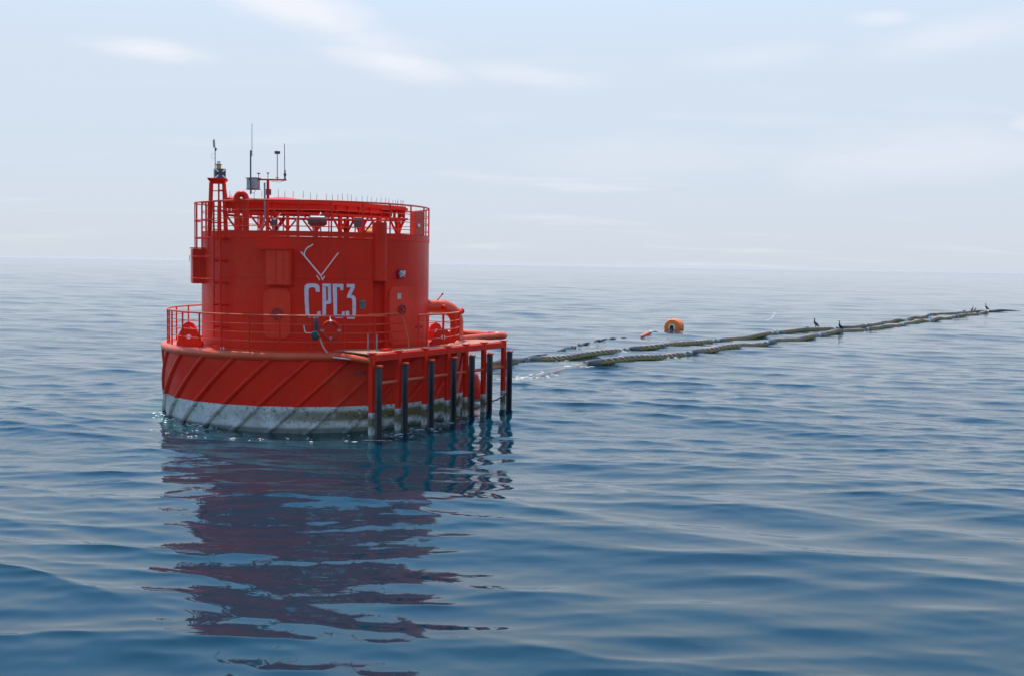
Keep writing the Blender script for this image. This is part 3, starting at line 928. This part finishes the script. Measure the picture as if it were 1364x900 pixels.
for a in (-62, 66, -105, 110, 180):
    bracket(a)
MB().box(cyl(-40, 4.70, ZD + 0.09), (0.30, 0.18, 0.16), rz=R(-40), bev=0.01).build('deck_box', M_RED, buoy)
MB().tube([cyl(-37.4, 4.78, ZD + 0.08), cyl(-36.6, 4.80, ZD + 0.08)], 0.05, 10).build('deck_cap', M_PALE, buoy)

# ---- fender row
P1, P7 = Vector((1.63, -6.42, 0)), Vector((6.47, -1.01, 0))
DV = (P7 - P1).normalized()
NV = Vector((DV.y, -DV.x, 0))
RZ = atan2(DV.y, DV.x)
ts = [0.0, 0.174, 0.360, 0.530, 0.675, 0.825, 1.0]
post_m = MB().box((-0.045, 0.02, 0.85), (0.155, 0.142, 3.30), bev=0.012).mesh('fender_post', M_POST)
cap_m = MB().box((-0.045, 0.02, 2.515), (0.23, 0.21, 0.03), bev=0.008).mesh('post_cap', M_SUNLIT)
chan_m = MB().box((0.035, -0.103, 0.72), (0.04, 0.075, 2.8)).mesh('steel_channel', simple('grey_channel', (0.12, 0.135, 0.155), 0.45, var=0.5))
strip_m = MB().box((0.035, -0.212, 0.70), (0.09, 0.142, 2.8), bev=0.02).mesh('fender_strip', M_RUBBER)
fcap_m = MB().box((0.035, -0.205, 2.135), (0.12, 0.19, 0.06), bev=0.01).mesh('fender_cap', M_SUNLIT)
PP = []
for t in ts:
    p = P1.lerp(P7, t)
    PP.append(p)
    po = inst('fender_post', post_m, buoy, p, RZ)
    inst('post_cap', cap_m, po)
    inst('steel_channel', chan_m, po)
    inst('fender_strip', strip_m, po)
    inst('fender_cap', fcap_m, po)
for i in range(6):
    a, b = PP[i], PP[i + 1]
    MB().tube([a + DV * .034 + Vector((0, 0, 1.60)), b - DV * .125 + Vector((0, 0, 1.60))], 0.055, 10).build('tie_bar', M_SUNLIT, buoy)
    MB().bar(a + DV * .034 + Vector((0, 0, 2.36)), b - DV * .125 + Vector((0, 0, 2.36)), 0.10, 0.20, bev=0.01).build('edge_beam', M_RED, buoy)
# platform between the rim and the fender row
inner = [cyl(a, 4.86, 0) for a in np.arange(96, 5, -5)]
poly = [(P1 - NV * .05 - DV * .15).xy, (P7 - NV * .05 + DV * .10).xy] + [p.xy for p in inner]
MB().prism([tuple(p) for p in poly], Matrix.Translation((0, 0, 2.455)), 0.03).build('platform', M_DECK, buoy)
pe = cyl(6, 5.05, 2.33)
pipe = MB().tube([pe, P1 - DV * .10 + Vector((0, 0, 2.30))], 0.10, 12).build('edge_pipe', M_SUNLIT, buoy)
for t in (0.30, 0.55):
    p = pe.lerp(P1 + Vector((0, 0, 2.3)), t)
    MB().tube([p + Vector((-0.03, -.02, 0.11)), p + Vector((0.12, -0.14, 0.02))], 0.02, 6).build('lashing', M_DARKRED, pipe)
MB().tube([pe + Vector((-0.05, -.12, -0.05)), pe.lerp(P1 + Vector((0, 0, 2.30)), .62) + Vector((-.06, -.13, -0.03))], 0.02, 6).build('lashing_pole', M_PALE, pipe)
for x, y in ((1.52, -5.25), (1.78, -5.35)):
    MB().tube([(x, y, 2.44), (x, y, 2.98)], 0.022, 8).build('stanchion', M_GALV, buoy)
MB().box((2.05, -5.35, 2.50), (0.36, 0.22, 0.12), rz=RZ).build('deck_box', M_RED, buoy)
MB().bar(cyl(13, 5.05, 1.78), cyl(16, 5.2, 1.80), 0.08, 0.12).build('hull_lug', M_DARKRED, buoy)
dr2 = [PP[4] + Vector((0, 0, 0.42)) + NV * .1, PP[4].lerp(PP[5], .5) + Vector((0, 0, .36)) + NV * .1, PP[5] + Vector((0, 0, .45)) + NV * .1, PP[5].lerp(PP[6], .5) + Vector((0, 0, .5)) + NV * .1, PP[6] + Vector((0, 0, .66)) + NV * .1]
MB().tube(dr2, 0.028, 6).build('mooring_line', M_DGREY, buoy)

# ------------------------------------------------------------------ things hung on the buoy
MBW = Matrix.Translation(B0) @ Matrix.Rotation(R(10.2), 4, 'Z')


def at_buoy(p):
    return MBW @ Vector(p)


lb = empty('lifebuoy', at_buoy(cyl(4.6, 5.06, 2.79)), R(10.2 + 4.6))
tag(lb, 'orange ring lifebuoy with pale bands hanging on the front deck railing', 'lifebuoy')
n_ = 32
seg = []
MB().tube([(0.255 * cos(2 * pi * i / n_), 0, 0.29 + 0.255 * sin(2 * pi * i / n_)) for i in range(n_)], 0.055, 10, closed=True).build('ring', simple('lifebuoy_red', (0.60, 0.022, 0.008), 0.45, var=0.1, spec=0.2), lb)
for a in (0, 90, 180, 270):
    p = [(0.255 * cos(R(a + d_)), 0, 0.29 + 0.255 * sin(R(a + d_))) for d_ in (-7, 0, 7)]
    MB().tube(p, 0.060, 10).build('band', M_GALV, lb)
MB().tube([(0, 0.0, 0.60), (-0.02, 0.05, 0.66), (0.0, 0.08, 0.70)], 0.012, 6).build('lanyard', M_PALE, lb)
tl = tag(empty('lifebuoy_light', at_buoy(cyl(-0.3, 5.03, 2.76)), R(10)), 'teal rope bag and light hanging on the railing left of the lifebuoy', 'rescue light')
MB().tube([(0.02, 0, 0.30), (0.0, 0, 0.34), (0, 0, 0.58), (-.01, 0, 0.64), (0, 0, 0.72)], [0.02, 0.06, 0.065, 0.04, 0.008], 10).build('light', M_TEAL, tl)
MB().ball((-0.02, 0, 0.17), 0.15, 12, 8, (0.85, 0.6, 1.0)).build('rope_bag', M_TEAL, tl)
MB().tube([(-0.12, -.05, 0.25), (0.0, -.09, 0.30), (0.09, -.06, 0.16)], 0.012, 5).build('cord', M_GREY, tl)
jl = tag(MB().tube([cyl(-4.5, 5.01, 3.22), cyl(-4.3, 5.01, 3.10), cyl(-4.0, 5.02, 3.02), cyl(-3.4, 5.02, 2.99), cyl(-2.6, 5.02, 3.0), cyl(-1.2, 5.02, 2.985)], 0.014, 6).build('rope_loop', M_PALE), 'thin pale rope looped over the railing beside the teal rope bag', 'rope')
jl.matrix_world = MBW
pk = tag(MB().tube([cyl(1.1, 5.03, 2.82), cyl(1.4, 5.06, 2.74), cyl(2.0, 5.12, 2.60), cyl(2.9, 5.18, 2.47), cyl(3.6, 5.22, 2.40)], 0.028, 8).build('hanging_hose', M_ROPE), 'short pinkish hose curving over the deck rim below the lifebuoy', 'hose')
pk.matrix_world = MBW

# ------------------------------------------------------------------ floating hoses
HOSE_A = [(0.0, 55.0), (0.8, 56.6), (3.3, 60.6), (6.4, 65.3), (6.9, 66.3), (9.2, 68.9), (11.9, 72.2), (12.6, 73.1), (15.7, 77.4), (19.0, 82.6), (19.9, 84.0), (25.2, 91.0), (25.8, 91.8), (29.6, 95.2), (30.5, 96.2), (38.2, 108.6), (39.1, 110.0), (47.3, 123.4), (48.1, 124.6), (53.0, 131.4), (57.1, 136.0), (61.4, 140.3)]
HOSE_B = [(-0.6, 47.2), (0.7, 49.7), (1.7, 51.4), (3.1, 53.6), (3.7, 54.7), (6.3, 57.9), (8.8, 61.6), (9.5, 62.7), (14.1, 68.8), (14.9, 70.0), (20.0, 77.6), (21.0, 79.2), (26.5, 87.9), (27.2, 89.0), (30.6, 93.0), (31.5, 94.4), (37.6, 103.6), (39.1, 106.0), (46.6, 117.6), (48.4, 120.4), (53.4, 127.0), (55.2, 129.6), (60.0, 137.2)]


def hose_mat():
    m, q, p = material('hose_rubber')
    t = q.n('ShaderNodeTexCoord').outputs['Object']
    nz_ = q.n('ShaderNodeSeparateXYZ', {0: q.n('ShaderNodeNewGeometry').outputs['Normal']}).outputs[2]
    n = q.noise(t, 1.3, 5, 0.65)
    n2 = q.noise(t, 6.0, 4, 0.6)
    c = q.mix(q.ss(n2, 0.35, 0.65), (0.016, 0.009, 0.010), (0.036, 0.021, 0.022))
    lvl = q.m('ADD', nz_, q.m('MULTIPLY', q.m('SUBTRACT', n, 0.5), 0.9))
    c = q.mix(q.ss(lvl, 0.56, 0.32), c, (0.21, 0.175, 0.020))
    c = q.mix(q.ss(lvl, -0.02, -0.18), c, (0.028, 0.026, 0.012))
    q.link(c, p.inputs['Base Color'])
    p.inputs['Roughness'].default_value = 0.6
    return m


def rib_mat():
    m, q, p = material('hose_rib')
    t = q.n('ShaderNodeTexCoord').outputs['Object']
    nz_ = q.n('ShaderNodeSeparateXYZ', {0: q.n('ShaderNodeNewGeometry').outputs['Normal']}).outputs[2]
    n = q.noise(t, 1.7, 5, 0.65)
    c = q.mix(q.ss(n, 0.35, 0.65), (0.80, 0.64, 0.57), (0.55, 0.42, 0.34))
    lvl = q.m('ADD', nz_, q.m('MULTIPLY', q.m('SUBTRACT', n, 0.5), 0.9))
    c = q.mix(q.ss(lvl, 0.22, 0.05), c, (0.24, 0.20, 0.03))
    q.link(c, p.inputs['Base Color'])
    p.inputs['Roughness'].default_value = 0.7
    return m


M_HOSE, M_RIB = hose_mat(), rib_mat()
M_COUP = simple('hose_end_rubber', (0.026, 0.030, 0.028), 0.40, var=0.4, scale=3)
M_FLANGE = simple('pale_flange', (0.30, 0.30, 0.26), 0.5, var=0.5, scale=8)


def swell(x, y):
    return float(sea(np.array([x]), np.array([y]), np.array([2.2]))[0])


def lerp_path(pts, step):
    out = []
    for a, b in zip(pts[:-1], pts[1:]):
        n = max(1, int(round(hypot(b[0] - a[0], b[1] - a[1]) / step)))
        out += [(a[0] + (b[0] - a[0]) * i / n, a[1] + (b[1] - a[1]) * i / n) for i in range(n)]
    return out + [pts[-1]]


def smooth_path(pts, it=2):
    p = [Vector(q_) for q_ in pts]
    for _ in range(it):
        o = [p[0]]
        for a, b in zip(p[:-1], p[1:]):
            o += [a.lerp(b, 0.25), a.lerp(b, 0.75)]
        p = o + [p[-1]]
    return [(v.x, v.y) for v in p]


def hose(pts, label, rad, sunk, first_len=None):
    root = tag(empty('floating_hose', (pts[0][0], pts[0][1], 0)), label, 'floating hose', 'hoses floating from the mooring buoy')
    off = Vector((pts[0][0], pts[0][1], 0))
    path = lerp_path(smooth_path(pts), 0.16)
    P3 = []
    acc = 0.0
    for i, (x, y) in enumerate(path):
        if i:
            acc += hypot(x - path[i - 1][0], y - path[i - 1][1])
        P3.append((acc, Vector((x, y, swell(x, y))) - off))
    total = acc
    SEG = 10.9
    s0 = 0.0
    k = 0

    def pos(s):
        s = max(0, min(total, s))
        lo = min(len(P3) - 2, int(s / total * (len(P3) - 1)))
        while lo > 0 and P3[lo][0] > s:
            lo -= 1
        while lo < len(P3) - 2 and P3[lo + 1][0] < s:
            lo += 1
        a, b = P3[lo], P3[lo + 1]
        f = (s - a[0]) / max(1e-6, b[0] - a[0])
        return a[1].lerp(b[1], max(0, min(1, f)))
    while s0 < total - 1.5:
        s1 = min(total, s0 + SEG)
        n = max(8, int((s1 - s0) / 0.33))
        pl, rl_ = [], []
        dip = sunk(k)
        for i in range(n + 1):
            u = i / n
            s = s0 + (s1 - s0) * u
            e_ = min(u, 1 - u) * (s1 - s0)
            hump = 0.05 * sin(pi * u) + 0.03 * sin(5 * u + k * 2.1)
            p = pos(s) + Vector((0, 0, 0.0 + hump + dip))
            pl.append(p)
            rl_.append(rad * (0.50 + 0.50 * min(1, e_ / 0.55)) if e_ < 0.55 else rad)
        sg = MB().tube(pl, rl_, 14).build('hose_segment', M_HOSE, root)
        # raised spiral band
        hel = []
        pitch = 0.56
        a_, b_ = s0 + 1.45, s1 - 0.6
        m_ = int((b_ - a_) / pitch * 14)
        for i in range(m_ + 1):
            s = a_ + (b_ - a_) * i / max(1, m_)
            u = (s - s0) / (s1 - s0) * n
            j = min(n - 1, int(u))
            c = pl[j].lerp(pl[j + 1], u - j)
            t_ = (pl[j + 1] - pl[j]).normalized()
            w_ = Vector((0, 0, 1)).cross(t_).normalized()
            v_ = t_.cross(w_)
            ph = 2 * pi * (s - a_) / pitch
            hel.append(c + (w_ * cos(ph) + v_ * sin(ph)) * (rad + 0.005))
        if m_ > 14:
            MB().tube(hel, 0.028, 5).build('spiral_band', M_RIB, sg)
        # bulb at the near end, pale flange between
        bl = [pl[0].lerp(pl[min(4, n)], f) for f in (0, .15, .35, .6, .85, 1.0)]
        MB().tube(bl, [rad * .45, rad * .80, rad * 0.98, rad * 1.06, rad * 1.04, rad * .9], 14).build('hose_end', M_COUP, sg)
        MB().tube([pos(s0 - 0.30) + Vector((0, 0, 0.05 + dip)), pos(s0 + 0.1) + Vector((0, 0, 0.05 + dip))], rad * .62, 12).build('flange', M_FLANGE, sg)
        s0 = s1 + 0.75
        k += 1
    return root


hose(HOSE_A[1:], 'far floating hose with spiral bands, running behind the other toward the horizon', 0.215, lambda k: 0.0)
hose(HOSE_B[4:], 'near floating hose with spiral bands and algae, lying closest to the camera', 0.225, lambda k: 0.0)
sub = tag(empty('submerged_hose', (0, 0, 0)), 'short awash hose end between the fender posts and the near floating hose', 'hose')
pp = [Vector((x, y, swell(x, y) + z)) for (x, y), z in zip(HOSE_B[0:5], (-0.32, -0.27, -0.17, -0.18, -0.10))]
MB().tube(smooth_path([tuple(p) for p in pp], 0) and pp, [0.22, 0.24, 0.25, 0.24, 0.2], 12).build('hose_wall', simple('washed_hose', (0.22, 0.17, 0.13), 0.4, var=0.4, scale=4), sub)
sub2 = tag(empty('hose_stub', (0, 0, 0)), 'algae covered hose stub ending just behind the last fender post', 'hose')
pp = [Vector((x, y, swell(x, y) + 0.02)) for x, y in ((-1.2, 53.6), (-0.4, 54.4), (0.1, 55.2))]
MB().tube(pp, [0.25, 0.27, 0.2], 12).build('hose_wall', M_HOSE, sub2)
MB().tube([pp[-1], pp[-1] + Vector((0.5, 1.0, 0.02))], [0.2, 0.12], 10).build('hose_end', M_COUP, sub2)
MB().tube([Vector((61.6, 140.6, swell(61.6, 140.6) + .1)), Vector((65.8, 143.0, swell(65.8, 143) + .12)), Vector((67, 143.5, 0))], [0.30, 0.26, .1], 10).build('hose_wall', M_COUP, sub2) if False else None
tl_ = tag(MB().tube([Vector((61.8, 140.6, 0.12)), Vector((64.0, 142.6, 0.22)), Vector((65.8, 143.8, 0.16)), Vector((68, 143.9, 0.06)), Vector((74, 144.5, 0.06)), Vector((80, 145, 0.05))], [0.16, 0.16, 0.13, 0.06, 0.05, 0.05], 8).build('tail_rope', M_COUP), 'dark rope trailing off to the right from the far hose ends', 'rope')

# pick-up rope breaking the surface, with its small float
RP = [(-1.6, 58.4), (0.4, 61.0), (1.0, 61.6), (1.8, 62.5), (2.9, 65.2), (3.8, 67.8), (4.6, 70.5), (5.4, 72.4), (5.9, 73.2), (7.1, 75.3), (7.6, 76.2), (8.1, 77.0), (9.6, 79.8), (10.7, 83.1), (11.1, 84.1), (12.6, 87.0)]
rope = tag(empty('pickup_rope', (0, 0, 0)), 'thin dark floating rope dipping in and out of the water, leading to the orange buoy', 'rope')
UP = [(-1.0, 0.35, 0.07), (0.85, 1.95, 0.14), (2.9, 3.75, 0.16), (4.55, 5.1, 0.13), (5.6, 5.95, 0.12), (6.0, 6.55, 0.09), (6.7, 7.2, 0.10), (7.7, 8.1, 0.12), (10.75, 11.3, 0.10)]
rp = smooth_path(RP)


def rope_y(x):
    for a, b in zip(rp[:-1], rp[1:]):
        if a[0] <= x <= b[0]:
            return a[1] + (b[1] - a[1]) * (x - a[0]) / max(1e-6, b[0] - a[0])
    return rp[-1][1]


for x0_, x1_, r0 in UP:
    x0_, x1_ = x0_ - 0.1, x1_ + 0.12
    pts = []
    rl_ = []
    for i in range(9):
        u = i / 8
        x = x0_ + (x1_ - x0_) * u
        y = rope_y(x)
        pts.append(Vector((x, y, swell(x, y) - 0.05 + 0.09 * sin(pi * u))))
        rl_.append(r0 * 0.55)
    MB().tube(pts, rl_, 8).build('rope_length', M_COUP, rope)
for x0_, x1_ in ((3.75, 4.0), (4.3, 4.5)):
    MB().tube([Vector((x, rope_y(x), swell(x, rope_y(x)) + 0.06)) for x in (x0_, x1_)], 0.10, 8).build('rope_splice', M_FLANGE, rope)
MB().tube([Vector((x, rope_y(x), swell(x, rope_y(x)) + 0.05)) for x in (9.5, 9.65, 10.25, 10.4)], [0.05, 0.12, 0.12, 0.05], 10).build('rope_float', M_ORANGE, rope)
MB().tube([Vector((x, rope_y(x), swell(x, rope_y(x)) + 0.10)) for x in (10.38, 10.6)], [0.09, 0.09], 10).build('float_band', M_PALE, rope)

# orange support buoy
ob = tag(empty('support_buoy', (13.0, 88.3, 0)), 'orange cylindrical support buoy with a round dark hole in its pale hub', 'buoy')
ax = Vector((0.42, 0.90, 0.0)).normalized()
u_ = Vector((0, 0, 1)).cross(ax).normalized()
c0 = Vector((0, 0, 0.28))


def ob_ring(prof, n=36):
    b = MB()
    vs, fs = [], []
    for i in range(n):
        a = 2 * pi * i / n
        rdir = u_ * cos(a) + Vector((0, 0, 1)) * sin(a)
        vs += [c0 + ax * l + rdir * r for l, r in prof]
    k = len(prof)
    for i in range(n):
        p_, q_ = i * k, ((i + 1) % n) * k
        fs += [(p_ + j, q_ + j, q_ + j + 1, p_ + j + 1) for j in range(k - 1)]
    return b.add(vs, fs)


M_OB = simple('orange_foam', (0.90, 0.20, 0.025), 0.55, var=0.12)
ob_ring([(0.25, 0.17), (-0.02, 0.19), (-0.02, 0.58), (0.0, 0.63), (0.06, 0.67), (1.15, 0.67), (1.22, 0.62), (1.22, 0.0)]).build('float_body', M_OB, ob)
ob_ring([(-0.025, 0.17), (-0.05, 0.18), (-0.05, 0.26), (-0.02, 0.28)]).build('hub_ring', M_PALE, ob)
ob_ring([(0.24, 0.0), (0.24, 0.18)]).build('hub_plate', M_PALE, ob)
MB().add([c0 - ax * .06 + u_ * x + Vector((0, 0, z)) for x, z in ((0.10, 0.2), (-0.22, -0.24), (0.05, -0.40), (0.20, -0.1))] + [c0 + ax * .2 + u_ * x + Vector((0, 0, z)) for x, z in ((0.06, 0.15), (-0.12, -0.2), (0.05, -0.3), (0.14, -0.1))],
         [(0, 1, 2, 3), (7, 6, 5, 4), (0, 4, 5, 1), (1, 5, 6, 2), (2, 6, 7, 3), (3, 7, 4, 0)]).build('shackle', M_BLACK, ob)
MB().tube([c0 - ax * .07 + Vector((0, 0, -0.1)), c0 - ax * .35 + u_ * 0.05 + Vector((0, 0, -0.42)), c0 - ax * .7 + Vector((0, 0, -0.62))], 0.07, 8).build('mooring_chain', M_BLACK, ob)

# ------------------------------------------------------------------ birds
M_CORM = simple('black_feathers', (0.018, 0.018, 0.017), 0.6, var=0.3)
M_GULLW = simple('white_feathers', (0.80, 0.80, 0.80), 0.7, var=0.05)
M_GULLG = simple('grey_feathers', (0.35, 0.37, 0.40), 0.7, var=0.1)


def cormorant(loc, rz, sc, label, spread=False, belly=False):
    o = MB().tube([(-0.34, 0, 0.06), (-0.22, 0, 0.13), (-0.08, 0, 0.24), (0.04, 0, 0.36), (0.10, 0, 0.46), (0.09, 0, 0.56), (0.07, 0, 0.66), (0.09, 0, 0.73), (0.15, 0, 0.755), (0.24, 0, 0.75)],
                  [0.03, 0.06, 0.115, 0.11, 0.065, 0.042, 0.036, 0.045, 0.03, 0.008], 10).build('cormorant', M_CORM)
    o.location, o.rotation_euler, o.scale = loc, (0, 0, rz), (sc, sc, sc)
    for s_ in (-1, 1):
        if spread:
            MB().add([(0.06, s_ * .08, .42), (-0.06, s_ * .08, .22), (-0.16, s_ * .45, .12), (-0.05, s_ * .42, .34), (0.05, s_ * .07, .40), (-0.07, s_ * .07, .20), (-0.17, s_ * .44, .10), (-0.06, s_ * .41, .32)],
                     [(0, 1, 2, 3), (7, 6, 5, 4), (0, 4, 5, 1), (1, 5, 6, 2), (2, 6, 7, 3), (3, 7, 4, 0)]).build('wing', M_CORM, o)
        else:
            MB().tube([(0.06, s_ * .09, .40), (-0.08, s_ * .115, .26), (-0.26, s_ * .07, .12)], [0.04, 0.06, 0.015], 8).build('wing', M_CORM, o)
        MB().tube([(-0.02, s_ * .05, .18), (0.0, s_ * .05, 0.0)], 0.016, 6).build('leg', M_BLACK, o)
        MB().box((0.03, s_ * .05, 0.008), (0.09, 0.06, 0.012)).build('foot', M_BLACK, o)
    if belly:
        MB().ball((0.07, 0, 0.30), 0.085, 8, 6, (0.7, 0.9, 1.3)).build('belly', M_GULLW, o)
    tag(o, label, 'cormorant', 'cormorants perched on the floating hoses')


def gull(loc, rz, sc, label):
    o = MB().tube([(-0.27, 0, 0.16), (-0.16, 0, 0.13), (-0.02, 0, 0.12), (0.10, 0, 0.15), (0.15, 0, 0.22), (0.18, 0, 0.27), (0.225, 0, 0.265)],
                  [0.015, 0.065, 0.10, 0.085, 0.05, 0.05, 0.02], 10).build('gull', M_GULLW)
    o.location, o.rotation_euler, o.scale = loc, (0, 0, rz), (sc, sc, sc)
    for s_ in (-1, 1):
        MB().tube([(0.07, s_ * .08, .18), (-0.08, s_ * .09, .19), (-0.30, s_ * .03, .19)], [0.025, 0.045, 0.01], 8).build('wing', M_GULLG, o)
    MB().tube([(0.22, 0, .262), (0.29, 0, .245)], [0.014, 0.004], 6).build('beak', M_YELLOW, o)
    tag(o, label, 'gull', 'white gulls near the hoses')


def hz_(x, y):
    return swell(x, y) + 0.25


cormorant((25.6, 91.6, hz_(25.6, 91.6)), R(150), 1.0, 'black cormorant with half open wings on the far hose, left of the other birds', True)
cormorant((26.6, 88.0, hz_(26.6, 88.0) - .02), R(200), 0.95, 'black upright cormorant on the near hose, a little right of the wing-spreading one')
cormorant((61.0, 139.8, hz_(61, 139.8)), R(170), 1.1, 'black cormorant standing at the far right hose ends beside the trailing rope')
cormorant((57.9, 136.8, hz_(57.9, 136.8) - .06), R(20), 0.85, 'pale bellied dark cormorant far right, left one of the close pair', belly=True)
cormorant((58.5, 137.4, hz_(58.5, 137.4) - .06), R(-20), 0.62, 'small pale bellied cormorant far right, crouched right one of the close pair', belly=True)
gull((21.1, 86.9, swell(21.1, 86.9) - 0.05), R(190), 1.1, 'white gull swimming just behind the far hose, left of the cormorants')
gull((24.3, 89.9, hz_(24.3, 89.9) - 0.08), R(175), 1.0, 'small grey gull on the far hose just left of the spread-winged cormorant')
gull((32.0, 98.6, swell(32, 98.6) - 0.05), R(10), 1.05, 'white gull swimming behind the hoses, right of the cormorants')
gull((56.0, 134.8, hz_(56, 134.8) - 0.05), R(160), 1.1, 'white gull standing on the far hose at the far right end')

# ------------------------------------------------------------------ foam


def foam_mat():
    m, q, p = material('sea_foam')
    p.inputs['Base Color'].default_value = (0.48, 0.52, 0.54, 1)
    p.inputs['Roughness'].default_value = 0.8
    return m


fm = MB()


def fleck(x, y, w, l, rz):
    n = random.randint(6, 9)
    vs = []
    c_, s_ = cos(rz), sin(rz)
    for i in range(n):
        a = 2 * pi * i / n
        k = random.uniform(0.55, 1.15)
        u, v = w * k * cos(a), l * k * sin(a)
        vs.append((x + u * c_ - v * s_, y + u * s_ + v * c_))
    zs_ = sea(np.array([v[0] for v in vs] + [x]), np.array([v[1] for v in vs] + [y]), 0.1)
    pts = [(v[0], v[1], zs_[i] + 0.006) for i, v in enumerate(vs)] + [(x, y, zs_[-1] + 0.02)]
    fm.add(pts, [(i, (i + 1) % n, n) for i in range(n)])


for _ in range(70):                               # against the left of the hull
    th = -76 + 40 * random.random() ** 1.4
    p = at_buoy(cyl(th, 5.08 + abs(random.gauss(0, 0.28)), 0))
    s_ = random.uniform(0.012, 0.055)
    fleck(p.x, p.y, s_ * 1.9, s_, R(10.2 + th) + random.uniform(-.5, .5))
for _ in range(40):                               # scattered in front
    th = random.uniform(-50, 20)
    p = at_buoy(cyl(th, 5.5 + random.random() * 1.5, 0))
    s_ = random.uniform(0.012, 0.035)
    fleck(p.x, p.y, s_ * 2.0, s_, random.uniform(-.3, .3))
for q0 in PP[:4]:
    for _ in range(16):
        p = at_buoy(q0 + Vector((random.gauss(0.05, 0.28), random.gauss(-0.25, 0.16), 0)))
        s_ = random.uniform(0.012, 0.05)
        fleck(p.x, p.y, s_ * 2.4, s_, random.uniform(-.3, .3))
for _ in range(110):                              # wash over the sunken hose
    u = random.random()
    x, y = (-0.4 + 2.4 * u + random.gauss(0, .25), 47.8 + 4.0 * u + random.gauss(0, .5))
    s_ = random.uniform(0.012, 0.06)
    fleck(x, y, s_ * 2.2, s_, R(30))
for cx_, cy_ in ((6.65, 65.8), (9.2, 62.2), (20.5, 78.4), (2.4, 59.0), (3.4, 54.2)):
    for _ in range(16):
        s_ = random.uniform(0.03, 0.11)
        fleck(cx_ + random.gauss(0, .3), cy_ + random.gauss(0, .5), s_ * 2, s_, 0)
for i in range(46):                               # small breaking crest far off
    u = i / 45
    x, y = 25.5 + 4.9 * u, 108.7 + 17.0 * u ** 1.15
    fleck(x + random.gauss(0, .06), y + random.gauss(0, .2), 0.05, 0.28, R(-16))
tag(fm.build('foam', foam_mat(), None, 60), kind='stuff')

# ------------------------------------------------------------------ humid air
hm_, hq, hp_ = material('humid_air')
hm_.node_tree.nodes.remove(hp_)
vol = hq.n('ShaderNodeVolumePrincipled', {'Color': (0.86, 0.90, 0.96, 1), 'Density': 0.00006, 'Anisotropy': 0.3})
hq.link(vol.outputs[0], [n for n in hm_.node_tree.nodes if n.type == 'OUTPUT_MATERIAL'][0].inputs['Volume'])
hz = MB().box((0, 0, 5.5), (26000, 26000, 14.0)).build('haze', hm_)
tag(hz, kind='stuff')
